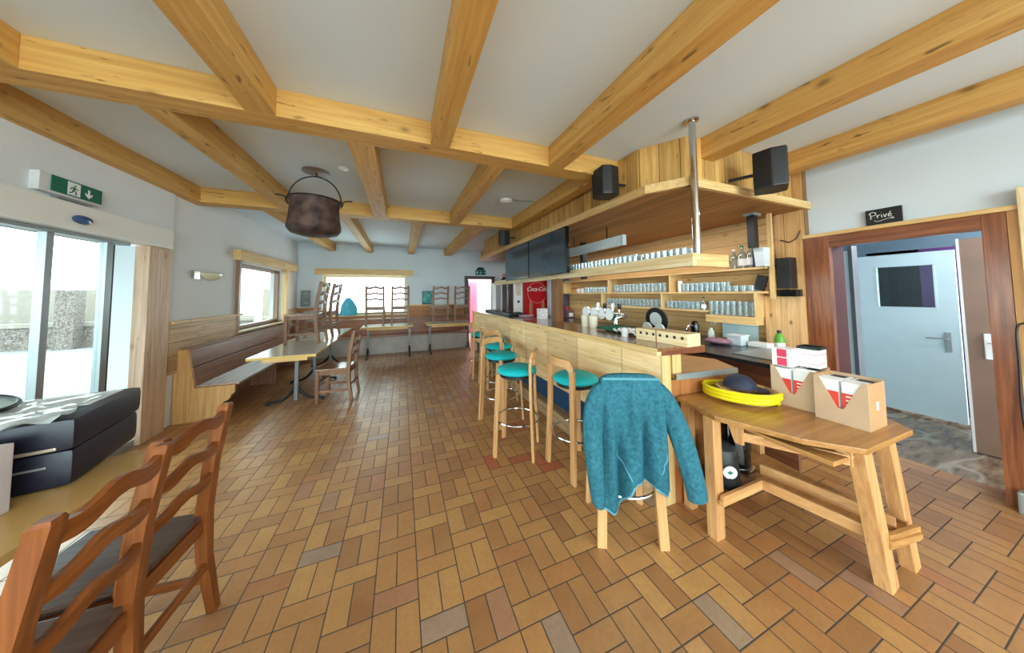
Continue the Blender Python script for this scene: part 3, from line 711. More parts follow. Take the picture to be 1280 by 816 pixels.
# cardboard display boxes
def carton(label, o, rz, w=.22, d=.22, h=.25):
    r = thing('display_carton', label, 'box', (o[0], o[1], .75), rz, 'cardboard display boxes on the workbench')
    t = .004
    # front faces local -x ; V cut shows the packs
    yz = [(-d/2,0),(d/2,0),(d/2,h),(d/2-.02,h),(.0+.012,.085),(-.012,.085),(-d/2+.02,h),(-d/2,h)]
    MB().prism(yz, -w/2, -w/2+t, axis='x').build('front_panel', CARD, r)
    MB().box(w/2-t, w/2, -d/2, d/2, 0, h).build('back_panel', CARD, r)
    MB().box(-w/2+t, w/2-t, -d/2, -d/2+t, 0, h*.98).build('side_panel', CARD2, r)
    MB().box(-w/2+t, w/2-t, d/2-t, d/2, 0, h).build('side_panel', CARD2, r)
    MB().box(-w/2+t, w/2-t, -d/2+t, d/2-t, 0, t).build('bottom_panel', CARD, r)
    MB().box(-.012, .012, -d/2-.001, -d/2+.001, .10, .145).build('stamp', PAPER, r)
    for k, y in enumerate((-.052, .052)):
        for j in range(2):
            p = thing('packet', ('front' if j == 0 else 'rear')+(' right' if k == 0 else ' left')+' white and red packet inside the '+label.split(',')[0], 'packet', (0,0,0), 0)
            x0 = -w/2+.006+j*.104
            M0 = Matrix.Translation((o[0], o[1], .75)) @ Matrix.Rotation(rz, 4, 'Z'); p.matrix_world = M0
            p.location = M0.translation; p.rotation_euler = (0,0,rz)
            MB().box(x0, x0+.10, y-.046, y+.046, .006, h-.012-j*.006, .002).build('packet_body', PAPER, p)
            if j == 0:
                MB().box(x0-.0012, x0, y-.046, y+.046, .03, h-.075).build('red_print', REDP, p)
                if k == 0:
                    MB2 = MB()
                    for q in range(4): MB2.box(x0-.0022, x0-.0011, y-.03, y+.03, .155-.022*q, .162-.022*q)
                    MB2.build('print_lines', PAPER, p)
            else:
                MB().box(x0+.02, x0+.08, y-.03, y+.03, h-.018, h-.0165).build('dark_print', BLACK, p)
    return r
carton('front cardboard display box, nearest the workbench end', (2.415, .80), 0, .205, .21)
carton('rear cardboard display box, under the stacked white packs', (2.475, 1.035), .06, .225, .215)
FL = [(2.44, 1.09), (2.53, 1.0)]
k = 0
for x, y, lab in ((2.43, 1.085, 'left'), (2.545, .995, 'right')):
    for j in range(2):
        p = thing('white_pack', f'{"upper" if j else "lower"} white pack of the {lab} pair stacked on the rear carton', 'pack', (x, y, 1.0+.0585*j), .06, 'white packs stacked on the rear carton')
        MB().box(-.055, .055, -.05, .05, 0, .057, .002).build('pack_body', PAPER, p)
        if lab == 'left':
            MB().box(-.0562, -.0548, -.028, .022, .004, .054).build('pink_print', PINKP, p)
        else:
            MB().box(-.0562, .056, -.0512, -.0495, .027, .031).build('red_line', REDP, p)
            MB().box(-.0562, -.0548, -.05, .045, .022, .025).build('red_line', REDP, p)
tr = MB().box(-.06, .06, -.055, .055, 0, .004, .001).box(-.06,.06,-.055,-.05,0,.016).box(-.06,.06,.05,.055,0,.016).box(-.06,-.055,-.055,.055,0,.016).box(.055,.06,-.055,.055,0,.016).build('black_tray', BLACK, None)
tr.location = (2.545, .995, 1.1175); tr.rotation_euler = (0,0,.06); tag(tr, 'flat black tray on top of the right white packs', 'tray')
gb = thing('spray_bottle', 'small green and white bottle standing behind the stacked packs', 'bottle', (2.93, 1.34, .9))
MB().lathe([(.001,0),(.032,0),(.034,.01),(.034,.10),(.034,.17),(.03,.2),(.001,.2)], n=20).build('label_band', PAPER, gb, True)
MB().lathe([(.0345,.175),(.034,.205),(.022,.24),(.014,.25),(.001,.25)], n=20).build('bottle_shoulder', plain('lime_green', (86,150,40), .4), gb, True)
MB().lathe([(.014,.25),(.014,.275),(.001,.278)], n=16).build('cap', BLACK, gb, True)

# appliances on the lower shelf
a1 = thing('ice_bucket', 'black bucket with round white badge on the workbench shelf', 'bucket', (1.99, 1.255, .25), -.55)
prof = [(.001,0),(.10,0),(.105,.01),(.085,.20),(.08,.215)]
MB().lathe(prof, n=28).build('bucket_body', BLACK, a1, True)
MB().lathe([(.085,.20),(.082,.225),(.05,.25),(.001,.258)], n=28).build('lid', plain('smoky_lid', (52,54,58), .3), a1, True)
Mb = Matrix.Rotation(math.radians(0), 4, 'Z') @ Matrix.Translation((0, -.0955, .11)) @ Matrix.Rotation(PI/2+.1, 4, 'X')
bd = MB().lathe([(.001,.0),(.04,.0),(.04,.006),(.001,.006)], n=28, M=Mb).build('badge', PAPER, a1, True)
MB().lathe([(.001,.006),(.017,.006),(.001,.008)], n=4, M=Mb @ Matrix.Diagonal((1.2,.8,1,1))).build('leaf_mark', GREEN, bd)
a2 = thing('coffee_urn', 'glossy black cylindrical urn behind the bucket on the shelf', 'urn', (2.22, 1.30, .25))
MB().lathe([(.001,.03),(.085,.03),(.085,.36),(.075,.375),(.001,.375)], n=32).build('urn_body', GLOSSB, a2, True)
MB().lathe([(.001,0),(.11,0),(.11,.03),(.09,.035),(.001,.035)], n=32).build('base', CHROME, a2, True)
MB().tube([(.08,0,.30),(.12,0,.29),(.13,0,.2),(.12,0,.12),(.08,0,.10)], .01, 8).build('handle', BLACK, a2, True)

# ------------------------------------------------------------------ things on the yellow table
def case(name, label, o, rz, w, d, h, z):
    r = thing(name, label, 'case', (o[0], o[1], z), rz)
    MB().box(-w, 0, 0, d, 0, h, .03).build('case_body', NAVY, r, True)
    return r
rz = math.atan2(.46, -.095)-PI/2
k1 = case('equipment_case', 'lower dark navy case lying flat on the yellow table', (-1.215, 1.715), rz, .62, .46, .142, .751)
MB().box(-.48, -.06, -.006, .02, .085, .093, .002).build('zip', ALU, k1)
k2 = case('equipment_case', 'upper dark case stacked on the lower one, papers on it', (-1.205, 1.70), rz, .60, .48, .125, .893)
MB().box(-.47, -.04, -.004, .02, .01, .022, .004).build('rim', plain('champagne_rim', (196,180,160), .3, .4), k2)
pb = MB(); G = []
for j in range(15):
    row = []
    for i in range(19):
        u, v = i/18, j/14
        row.append((-.50+.44*u+.02*math.sin(v*9), -.012+.40*v+.02*math.sin(u*7), 1.022+.012*abs(math.sin(u*17+v*9)*math.sin(v*14-u*5))+.004*random.random()-.10*max(0, .06-v)*8*(.5+.5*math.sin(u*20))*.5))
    G.append(row)
grid(pb, G); po = pb.build('plastic_bag', PLASTIC, None, True); po.location = (-1.205, 1.70, 0); po.rotation_euler = (0,0,rz)
tag(po, 'crumpled clear plastic bag on top of the upper dark case', 'bag')
ps = MB().box(-.59, -.06, .20, .42, 1.0185, 1.0215).build('paper_sheet', PAPER); ps.location = (-1.205, 1.70, 0); ps.rotation_euler = (0,0,rz-.04)
tag(ps, 'white paper lying at the back of the upper dark case', 'paper')
wbx = MB().box(-.24, 0, -.16, 0, 0, .235, .004).build('white_box', plain('grey_white_carton', (206,198,200), .6)); wbx.location = (-1.275, 1.60, .751)
tag(wbx, 'pale carton cut by the left picture edge, beside the cases', 'box')
rm = thing('round_tray', 'pale round tray with black rim on the upper case, cut by the left picture edge', 'tray', (-1.70, 1.86, 1.056))
Mr = Matrix.Rotation(.16, 4, 'Y')
MB().lathe([(.001,0),(.17,0),(.17,.006),(.001,.006)], n=32, M=Mr).build('tray_disc', plain('pale_tray', (200,222,220), .2), rm, True)
MB().tube([Mr @ Vector((.172*math.cos(2*PI*k/40), .172*math.sin(2*PI*k/40), .008)) for k in range(40)], .009, 8, closed=True).build('rim', BLACK, rm, True)
# ------------------------------------------------------------------ bar counter
bar = thing('bar_counter', 'long pine bar counter with a dark varnished top', 'bar', (0,0,0))
MB().prism([(1.70,1.47),(2.14,1.43),(2.12,6.6),(1.58,6.6)], 1.075, 1.10, b=.003).build('countertop', BARTOP, bar)
MB().prism([(1.695,1.475),(1.735,1.47),(1.625,6.6),(1.575,6.6)], 1.045, 1.098, b=.006).build('front_edge', PINE['y'], bar)
MB().prism([(1.735,1.468),(2.14,1.428),(2.14,1.46),(1.735,1.50)], 1.045, 1.085, b=.003).build('end_edge', wood('bar_end_edge', (140,84,56), (120,66,42), (84,42,26), axis='x', flecks=.05, knots=0, rough=.3), bar)
MB().prism([(1.745,1.49),(1.775,1.487),(1.665,6.55),(1.635,6.55)], .40, 1.045).build('front_panel', BARF, bar)
MB().box(1.745, 1.83, 1.475, 1.56, 0, 1.045, .004).build('corner_post', PINE['z'], bar)
MB().box(1.86, 1.95, 1.485, 1.54, .90, 1.045, .003).build('corner_post', PINE['z'], bar)
MB().prism([(1.83,1.475),(2.45,1.435),(2.45,1.46),(1.83,1.50)], 0, .86).build('end_panel', wood('bar_end_panel', (190,128,74), (168,104,54), (122,70,34), axis='z', flecks=.1, knots=.2), bar)
MB().prism([(1.80,1.56),(1.84,1.56),(1.73,6.5),(1.69,6.5)], .13, .40).build('kick_panel', BLUEK, bar)
MB().prism([(1.66,1.6),(1.80,1.6),(1.73,6.5),(1.62,6.5)], 0, .15, b=.01).build('foot_step', wood('worn_step', (196,168,132), (170,138,102), (120,90,62), axis='y', flecks=.3, knots=.1, rough=.6), bar)
MB().prism([(1.86,1.46),(2.46,1.40),(2.62,1.66),(2.40,2.2),(2.40,6.0),(1.86,6.0)], .865, .90, b=.002).build('inner_worktop', wood('inner_worktop', (206,156,92), (190,136,74), (150,98,50), axis='x', flecks=.15, knots=.2, rough=.3), bar)
MB().prism([(1.86,1.455),(2.462,1.395),(2.462,1.41),(1.86,1.47)], .862, .902).build('metal_edge', ALU, bar)
MB().box(1.60, 1.70, 6.5, 6.6, 0, 1.045).build('corner_post', PINE['z'], bar)
MB().box(1.60, 2.10, 6.56, 6.6, 0, 1.045).build('end_panel', PINE['z'], bar)

# back counter
bc = thing('back_counter', 'brown fronted back counter with a dark steel top under the shelves', 'counter', (0,0,0))
MB().prism([(2.82,1.20),(3.2,1.34),(3.92,1.80),(3.92,6.9),(2.82,6.9)], .87, .90, b=.003).build('worktop', DARKM, bc)
MB().prism([(2.85,1.225),(3.19,1.355),(3.91,1.815),(3.91,6.9),(2.85,6.9)], 0, .87).build('front_panel', wood('counter_front', (150,102,72), (132,84,56), (100,60,40), axis='y', flecks=.05, knots=0, rough=.35), bc)
MB().box(2.825, 2.835, 1.20, 6.9, .80, .865).build('dark_edge', wood('counter_edge', (110,72,52), (92,56,38), (66,38,26), axis='y', flecks=.1, knots=0), bc)
MB().box(3.0, 3.6, 1.35, 1.75, .9, .907, .002).build('steel_plate', ALU, bc)

# hanging glass shelf over the bar
hs = thing('hanging_shelf', 'long pine glass shelf hung over the bar on a chrome pole', 'shelf', (0,0,0))
MB().box(2.06, 2.10, 1.44, 6.3, 1.70, 1.80, .003).build('front_fascia', PALE['y'], hs)
MB().box(2.10, 2.49, 1.44, 1.48, 1.70, 1.80, .003).build('end_fascia', PINE['x'], hs)
MB().box(2.10, 2.49, 1.48, 6.3, 1.735, 1.755).build('shelf_board', wood('shelf_underside', (120,104,96), (100,86,80), (72,60,56), axis='y', flecks=.3, knots=0), hs)
MB().box(2.47, 2.49, 1.48, 6.3, 1.755, 1.79).build('back_lip', PINE['y'], hs)
MB().box(2.02, 2.10, 6.3, 6.38, 1.10, 1.75, .004).build('end_post', WHITE, hs)
cp = thing('chrome_pole', 'chrome pole from the ceiling down to the hanging shelf', 'pole', (2.15, 1.466, 0))
MB().lathe([(.026,1.756),(.026,2.865)], n=24).build('tube', CHROME, cp, True)
MB().lathe([(.05,2.88),(.05,2.868),(.026,2.862)], n=24).build('ceiling_flange', CHROME, cp, True)
MB().lathe([(.03,1.756),(.03,1.763),(.026,1.765)], n=24).build('lower_flange', CHROME, cp, True)
pp = MB().box(2.00, 2.10, 3.34, 3.50, 1.10, 1.70, .005).build('wooden_post', wood('dark_post', (150,104,60), (124,80,42), (84,50,26), axis='z', flecks=.4, knots=.2))
tag(pp, 'brown timber post between bar top and hanging shelf', 'post')

# canopy over the bar
cn = thing('bar_canopy', 'wooden canopy hanging from the ceiling over the whole bar', 'canopy', (0,0,0))
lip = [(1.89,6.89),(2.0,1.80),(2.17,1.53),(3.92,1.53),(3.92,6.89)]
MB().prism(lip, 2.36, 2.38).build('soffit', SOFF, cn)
def band(pts, z0, z1, t, mat, name):
    for (a, c), (e, f) in zip(pts, pts[1:]):
        d = Vector((e-a, f-c, 0)).normalized(); n = Vector((-d.y, d.x, 0)); 
        q = [(a, c), (e, f), (e+n.x*t, f+n.y*t), (a+n.x*t, c+n.y*t)]
        MB().prism(q, z0, z1).build(name, mat if abs(d.y) > .5 else (FASCX if mat is FASC else PINE['x']), cn)
band([(3.99,1.50),(2.15,1.50),(1.97,1.78),(1.86,6.9)], 2.362, 2.435, -.05, PINE['y'], 'trim_board')
band([(3.92,1.62),(2.34,1.62),(2.10,1.98),(1.99,6.9)], 2.38, 2.878, -.03, FASC, 'fascia_panel')

# back-wall shelves
sh = thing('bar_shelves', 'pine back-bar shelves full of glasses behind the counter', 'shelf', (0,0,0))
MB().box(3.72, 3.94, 1.79, 5.9, 1.752, 1.775, .002).build('shelf_board', PINE['y'], sh)
MB().box(3.72, 3.94, 1.79, 5.9, 1.48, 1.502, .002).build('shelf_board', PINE['y'], sh)
MB().box(3.72, 3.94, 2.46, 4.5, 1.235, 1.258, .002).build('shelf_board', PINE['y'], sh)
MB().box(3.72, 3.94, 1.90, 2.46, 1.18, 1.205, .002).build('shelf_board', PINE['y'], sh)
for y, z0, z1 in ((2.97, 1.502, 1.752), (4.3, 1.502, 1.752), (3.12, 1.258, 1.48), (1.90, 1.205, 1.48), (4.5, 1.235, 1.48), (5.9, 1.48, 1.775)):
    MB().box(3.72, 3.94, y-.012, y+.012, z0, z1).build('divider', PINE['z'], sh)
MB().box(3.75, 3.78, 1.735, 1.775, 1.42, 2.36, .003).build('upright', PINE['z'], sh)
MB().box(3.72, 3.94, 1.90, 2.46, 1.115, 1.18).build('apron', PINE['y'], sh)
wp = MB().box(3.86, 3.94, 1.565, 1.885, .9, 1.205+.24, .004).build('pine_partition', wood('knotty_panel', (234,196,146), (222,178,124), (176,124,72), axis='z', flecks=.2, knots=.85, knot_scale=5)); tag(wp, 'knotty pine panel below the shelf end by the doorway', 'panel')

# ------------------------------------------------------------------ screens, speakers, ventilation
for k, (y0, y1, lab) in enumerate(((2.985, 4.075, 'nearer large dark screen of the pair hung over the bar'), (4.10, 5.19, 'further large dark screen of the pair hung over the bar'))):
    t = thing('flat_screen', lab, 'screen', (1.93, (y0+y1)/2, 2.06), 0, 'screens over the bar'); hy = (y1-y0)/2
    MB().box(-.0, .05, -hy, hy, -.305, .292, .004).build('casing', GLOSSB, t)
    MB().box(-.003, .0, -hy+.012, hy-.012, -.294, .282).build('display', SCREEN, t)
    MB().box(.05, .09, -.1, .1, -.1, .298).build('wall_bracket', BLACK, t)
def speaker(label, loc, rz, s=1):
    r = thing('loudspeaker', label, 'speaker', loc, rz, 'black loudspeakers on the canopy')
    pts = [(-.10*s,-.09*s),(.10*s,-.09*s),(.125*s,.0),(.09*s,.11*s),(-.09*s,.11*s),(-.125*s,.0)]
    MB().prism(pts, -.15*s, .15*s, b=.012*s).build('cabinet', BLACK, r)
    MB().prism([(-.092*s,-.092*s),(.092*s,-.092*s),(.112*s,-.02*s),(.1*s,-.03*s),(-.1*s,-.03*s),(-.112*s,-.02*s)], -.135*s, .135*s).build('grille', plain('speaker_grille', (26,27,32), .7, vary=.1), r)
    MB().tube([(0,.10*s,0),(0,.20*s,0),(.0,.27*s,.0)], .014*s, 8).build('bracket', BLACK, r, True)
    return r
speaker('black loudspeaker on the canopy front, above the bar stools', (1.86, 2.16, 2.585), -PI/2-.1, .93)
speaker('small black loudspeaker at the far end of the canopy', (1.82, 4.98, 2.58), -PI/2-.2, .95)
sp = speaker('black loudspeaker on the canopy end, over the doorway side', (2.86, 1.30, 2.50), .45, 1.05)
tray = thing('ventilation_tray', 'silver perforated metal tray hanging under the canopy', 'tray', (2.5, 3.18, 2.14))
mb = MB().box(-.03, .03, -.58, .58, -.062, .062, .004)
mb.build('tray_body', plain('galvanised', (226,240,244), .35, 0, vary=.05, vs=40), tray)
mb = MB()
for i in range(24):
    for j in range(5): mb.box(-.0315, -.0299, -.56+.0475*i, -.545+.0475*i, -.052+.022*j, -.046+.022*j)
o = mb.build('perforation', plain('perforation_grey', (132,150,158), .5), tray); o['kind'] = 'stuff'
MB().box(-.032, .032, -.595, -.58, -.064, .064).build('end_cap', plain('perforated_end', (150,166,172), .4), tray)
MB().box(-.015, .015, .58, .76, -.06, .05).build('arm', BLACK, tray)
bp = MB().box(2.86, 2.94, 3.9, 3.98, 1.74, 2.36).build('black_duct', BLACK); tag(bp, 'black upright post behind the silver tray', 'post')
for k_, (x_, y_) in enumerate(((2.5, 3.1), (2.5, 3.7))):
    pass
MB().box(-.006, .006, -.3, -.29, .062, .22).build('hanger', IRON, tray); MB().box(-.006, .006, .45, .46, .062, .22).build('hanger', IRON, tray)
dk = thing('black_pipe', 'black square pipe under the canopy beside the shelf post', 'pipe', (3.6, 1.83, 0))
MB().box(-.035, .035, -.035, .035, 1.98, 2.34).build('pipe_body', BLACK, dk)
MB().box(-.07, .07, -.05, .05, 2.335, 2.36).build('flange', ALU, dk)
bx = MB().box(3.80, 3.93, 1.615, 1.735, 1.53, 1.86, .006).build('amplifier', BLACK); bx.location = (0,0,0); tag(bx, 'black amplifier box on the wall at the shelf end', 'amplifier')
bx2 = MB().box(3.80, 3.93, 1.58, 1.735, 1.445, 1.518).build('amplifier', GLOSSB); tag(bx2, 'flat black device below the amplifier box', 'device')
cb = MB().tube([(3.92,1.735,2.07),(3.91,1.66,2.03),(3.91,1.60,2.06),(3.92,1.575,2.12),(3.925,1.57,2.14)], .006, 6).build('black_cable', BLACK, None, True); tag(cb, 'short black cable looping from the shelf end to the doorway frame', 'cable')

# smoke detector and ceiling spot
sd = thing('smoke_detector', 'white round smoke detector on the ceiling near the bar', 'detector', (1.39, 3.70, ZC))
MB().lathe([(.001,0),(.05,0),(.05,-.02),(.001,-.02)], n=24).build('base', BLACK, sd, True)
MB().lathe([(.09,-.02),(.085,-.05),(.05,-.065),(.001,-.068),(.001,-.02),(.09,-.02)], n=28).build('cover', WHITE, sd, True)
cw = MB().tube([(1.44,3.70,2.874),(1.6,3.72,2.874),(1.82,3.66,2.874)], .004, 6).build('ceiling_cable', plain('grey_cable', (120,120,124), .6), None, True); tag(cw, 'thin cable running on the ceiling from the detector', 'cable')
sp2 = MB().lathe([(.001,0),(.05,0),(.045,-.012),(.001,-.014)], n=24).build('ceiling_spot', WHITE, None, True); sp2.location = (-.595, 3.414, ZC); tag(sp2, 'small white round fitting on the ceiling beside the cauldron', 'fitting')

# hanging cauldron
cd = thing('hanging_cauldron', 'blackened copper cauldron hanging from the ceiling by its handle', 'cauldron', (-.90, 3.62, 2.15))
prof = [(.001,.0),(.14,.006),(.22,.03),(.252,.075),(.25,.12),(.236,.20),(.228,.30),(.232,.36),(.245,.395),(.238,.398),(.222,.36),(.218,.30),(.226,.20),(.236,.12),(.20,.05),(.001,.02)]
MB().lathe(prof, n=44).build('pot', COPPER, cd, True)
MB().tube([(.246*math.cos(2*PI*k/44), .246*math.sin(2*PI*k/44), .394) for k in range(44)], .008, 8, closed=True).build('rim', IRON, cd, True)
MB().tube([(.25*math.cos(PI*k/24), 0, .385+.285*math.sin(PI*k/24)) for k in range(25)], .007, 8).build('handle', IRON, cd, True)
for s in (-1, 1):
    MB().tube([(s*.245,0,.34),(s*.262,0,.375),(s*.27,0,.41),(s*.30,0,.425),(s*.36,0,.43)], .008, 8).build('lug', IRON, cd, True)
MB().tube([(0,0,.665),(.012,0,.69),(0,0,.71),(0,0,.72)], .007, 8).build('hook', IRON, cd, True)
dp = MB().lathe([(.001,0),(.13,0),(.132,-.008),(.125,-.012),(.001,-.012)], n=32).build('ceiling_plate', wood('plate_wood', (150,128,112), (128,104,90), (90,70,58), axis='x', flecks=.2, knots=0), cd, True)
dp.location = (0, 0, .729)

# ------------------------------------------------------------------ signs and wall things
es = thing('exit_sign', 'green emergency exit sign with running man over the sliding door', 'sign', (-2.47, 3.30, 2.352))
MB().box(0, .05, -.24, .21, -.075, .065, .006).build('housing', plain('sign_housing', (214,214,216), .4), es)
MB().box(.05, .056, -.17, .20, -.058, .06).build('sign_face', GREEN, es)
MB().box(.0, .04, -.10, .15, -.092, -.075).build('mount', ALU, es)
def pic(mb, polys, x0, x1):
    for p in polys: mb.prism(p, x0, x1, axis='x')
    return mb
def running_man(y0, z0, s, f=1):
    q = lambda a, c: (y0+f*a*s, z0+c*s)
    return [[q(.03*math.cos(t)+.56, .84+.075*math.sin(t)) if 0 else q(.56+.075*math.cos(t), .85+.075*math.sin(t)) for t in [2*PI*k/10 for k in range(10)]],
            [q(.44,.76), q(.58,.72), q(.52,.42), q(.36,.44)],
            [q(.54,.72), q(.80,.56), q(.77,.50), q(.53,.62)],
            [q(.46,.75), q(.24,.66), q(.16,.48), q(.23,.46), q(.30,.60), q(.46,.66)],
            [q(.42,.46), q(.53,.44), q(.70,.28), q(.66,.05), q(.58,.06), q(.60,.25)],
            [q(.36,.46), q(.48,.46), q(.36,.22), q(.12,.12), q(.10,.20), q(.30,.28)]]
MB().box(.056, .058, -.065, .025, -.05, .05).build('pictogram_panel', PAPER, es)
pic(MB(), running_man(-.065, -.05, .09), .058, .0595).build('running_man', GREEN, es)
ar = [(.085,.03),(.098,.03),(.098,-.015),(.118,.002),(.118,-.014),(.0915,-.04),(.065,-.014),(.065,.002),(.085,-.015)]
pic(MB(), [ar], .056, .0585).build('arrow', PAPER, es)
ls = thing('wall_lamp', 'curved glass wall lamp with chrome bracket on the left wall', 'lamp', (-2.5, 5.1, 1.78))
MB().box(0, .03, -.30, -.19, -.05, .05, .004).build('bracket', CHROME, ls)
rings = []
for k in range(13):
    t = k/12; y = -.18+.50*t; hgt = .012+.055*math.sin(PI*min(1, t*1.0))**.8
    q = math.sin(PI*(.04+.92*t))**.8
    rings.append([(.005+.11*q*math.cos(a), y, .035+.025*t*t-.105*q*math.sin(a)) for a in [PI/2*i/10 for i in range(11)]])
lo = MB().loft(rings, closed=False).build('glass_shade', plain('opal_glass', (226,220,190), .25, vary=.02), ls, True); md = lo.modifiers.new('t', 'SOLIDIFY'); md.thickness = .006
pv = thing('name_board', 'small black board reading Privé over the corridor doorway', 'sign', (3.97, 1.035, 2.163), -PI/2)
MB().box(-.10, .10, 0.0, .02, -.068, .068, .002).build('board', BLACK, pv)
def stroke(P, n=10):   # Catmull-Rom through the points
    P = [Vector(p) for p in P]; out = []
    for i in range(len(P)-1):
        p0, p1, p2, p3 = P[max(i-1,0)], P[i], P[i+1], P[min(i+2, len(P)-1)]
        for k in range(n):
            t = k/n; out.append(.5*((2*p1)+(-p0+p2)*t+(2*p0-5*p1+4*p2-p3)*t*t+(-p0+3*p1-3*p2+p3)*t**3))
    return out+[P[-1]]
CH = plain('chalk_white', (232,232,226), .9)
mb = MB()
def S2(pts, r=.0026): mb.tube([(x, -.003, z) for x, z in [(p.x, p.y) for p in stroke([(a, c, 0) for a, c in pts], 6)]], r, 6)
S2([(-.072,.035),(-.068,.0),(-.07,-.018)]); S2([(-.08,.028),(-.062,.044),(-.042,.038),(-.042,.018),(-.066,.01)])
S2([(-.034,.012),(-.03,-.012)]); S2([(-.031,.0),(-.024,.012),(-.016,.01)])
S2([(-.008,.012),(-.006,-.012)]); S2([(-.009,.026),(-.007,.028)])
S2([(.004,.014),(.011,-.012),(.020,.016)]); S2([(.030,.002),(.044,.004),(.042,.014),(.032,.012),(.029,-.002),(.036,-.012),(.048,-.008)]); S2([(.036,.024),(.044,.032)])
S2([(-.05,-.032),(-.03,-.044),(.0,-.036),(.03,-.028),(.055,-.034),(.052,-.022),(.042,-.026)], .002)
mb.build('chalk_lettering', CH, pv, True)
# right edge: leaning pale frame, cable
fb = thing('leaning_frame', 'cream wooden frame on the wall at the right picture edge', 'frame', (3.945, .0, 0))
for y0, y1, z0, z1 in ((.41,.455,.95,2.2), (-.35,-.30,.95,2.2), (-.30,.41,2.155,2.2), (-.30,.41,.95,.995)):
    MB().box(-.03, 0, y0, y1, z0, z1, .005).build('rail', PALE['z' if z1-z0 > .2 else 'y'], fb)
MB().box(-.015, -.003, -.30, .41, .995, 2.155).build('panel', plain('cream_panel', (214,206,184), .6), fb)
sb = MB().box(3.90, 3.947, -.5, .455, .92, .945, .004).build('wall_ledge', PINE['y']); sb.location = (0,0,.0); tag(sb, 'narrow pine ledge below the cream frame at the right edge', 'ledge')
ca = MB().tube(stroke([(3.93,.40,1.26),(3.925,.47,1.27),(3.925,.497,1.22),(3.93,.50,1.0),(3.928,.505,.7),(3.928,.495,.4),(3.925,.485,.12),(3.92,.47,.04)], 6), .006, 6).build('power_cable', BLACK, None, True); tag(ca, 'black cable running down the right door frame', 'cable')
jb_ = thing('socket_box', 'grey floor box with black inlet at the foot of the right door frame', 'box', (3.90, .48, 0))
MB().box(-.04, .038, -.06, .06, 0, .14, .01).build('housing', ALU, jb_)
MB().box(-.045, -.038, -.035, .03, .04, .11).build('inlet', BLACK, jb_)

# back wall: picture, emergency light, bag, pots
pic_ = thing('wall_picture', 'small turquoise picture on the back wall beside the window', 'picture', (.72, 8.66, 1.40))
MB().box(-.145, .145, 0, .025, -.20, .20, .004).build('frame', plain('dark_teal_frame', (20,90,90), .5), pic_)
mb = MB()
random.seed(3)
MB().box(-.125, .125, -.003, 0, -.15, .18).build('print', plain('turquoise_print', (70,178,170), .5, vary=.3, vs=14), pic_)
for k in range(14):
    x, z = random.uniform(-.11,.1), random.uniform(-.12,.16); mb.box(x, x+random.uniform(.01,.03), -.005, -.003, z, z+random.uniform(.01,.04))
mb.build('dark_marks', plain('dark_marks', (16,58,62), .6), pic_)
em = thing('exit_lamp', 'teal emergency exit lamp above the dark back doorway', 'sign', (2.37, 8.66, 2.19))
MB().box(-.17, .17, 0, .04, -.08, .075, .006).build('housing', TEALP, em)
MB().box(-.155, .155, -.004, 0, -.07, .06).build('sign_face', plain('deep_teal', (8,66,70), .4), em)
q = [[(a, c) for a, c in p] for p in running_man(-.06, -.06, .11)]
mb = MB()
for p in q: mb.prism(p, -.007, -.004, axis='y')
mb.box(-.14, -.10, -.007, -.004, -.04, .03).box(.09, .13, -.007, -.004, -.01, .01)
mb.build('pictogram', plain('pale_teal', (170,222,214), .5), em)
MB().lathe([(.13,.0),(.12,.05),(.08,.09),(.001,.10),(.001,0)], n=24, M=Matrix.Translation((0,.02,.075)) @ Matrix.Diagonal((1,.35,1,1))).build('lamp_dome', plain('dark_dome', (24,44,48), .3), em, True)
bg = thing('blue_bag', 'light blue plastic bag standing on the back windowsill', 'bag', (-1.32, 8.56, .955))
rings = []
for k in range(12):
    t = k/11; rr = .205*(1-.15*t-.62*t**3.2)+.01*math.sin(5*t); z = .475*t
    rings.append([(rr*math.cos(a)*(1+.07*math.sin(3*a+4*t)), rr*.42*math.sin(a)*(1+.12*math.sin(5*a+6*t)), z) for a in [2*PI*i/26 for i in range(26)]])
MB().loft(rings).build('bag_body', BAG, bg, True)
def pot(label, loc, s=1):
    r = thing('plant_pot', label, 'plant', loc)
    MB().lathe([(.001,0),(.055*s,0),(.075*s,.12*s),(.08*s,.12*s),(.08*s,.145*s),(.07*s,.145*s),(.068*s,.125*s),(.001,.12*s)], n=24).build('pot', BROWNT, r, True)
    lb = MB(); random.seed(int(s*50)+2)
    for k in range(26):
        a = random.uniform(0, 2*PI); e = random.uniform(.3, 1.3); L = random.uniform(.08,.15)*s
        d = Vector((math.cos(a)*math.cos(e), math.sin(a)*math.cos(e), math.sin(e))); p = Vector((0,0,.13*s)); sdv = d.cross(Vector((0,0,1))).normalized()*.018*s
        v = [lb.bm.verts.new(x) for x in (p, p+d*L*.5+sdv, p+d*L, p+d*L*.5-sdv)]; lb.bm.faces.new(v)
    lb.build('foliage', LEAF, r); return r
pot('terracotta plant pot on the bench ledge in the back left corner', (-2.31, 8.40, .856), 1.1)
pot('green plant in a pot beside the grey print in the corner', (-2.08, 8.5, .856), .9)
gp = thing('print_picture', 'tall grey printed picture in the back left corner', 'picture', (-2.30, 8.62, 1.21))
MB().box(-.10, .10, -.02, .02, 0, .42, .003).build('board', plain('grey_board', (130,136,136), .6, vary=.2, vs=25), gp)
random.seed(5); mb = MB()
for k in range(22): x, z = random.uniform(-.05,.05), random.uniform(.03,.36); mb.box(x, x+.03, -.023, -.02, z, z+.012)
mb.build('print_marks', plain('pale_marks', (190,196,194), .6), gp)

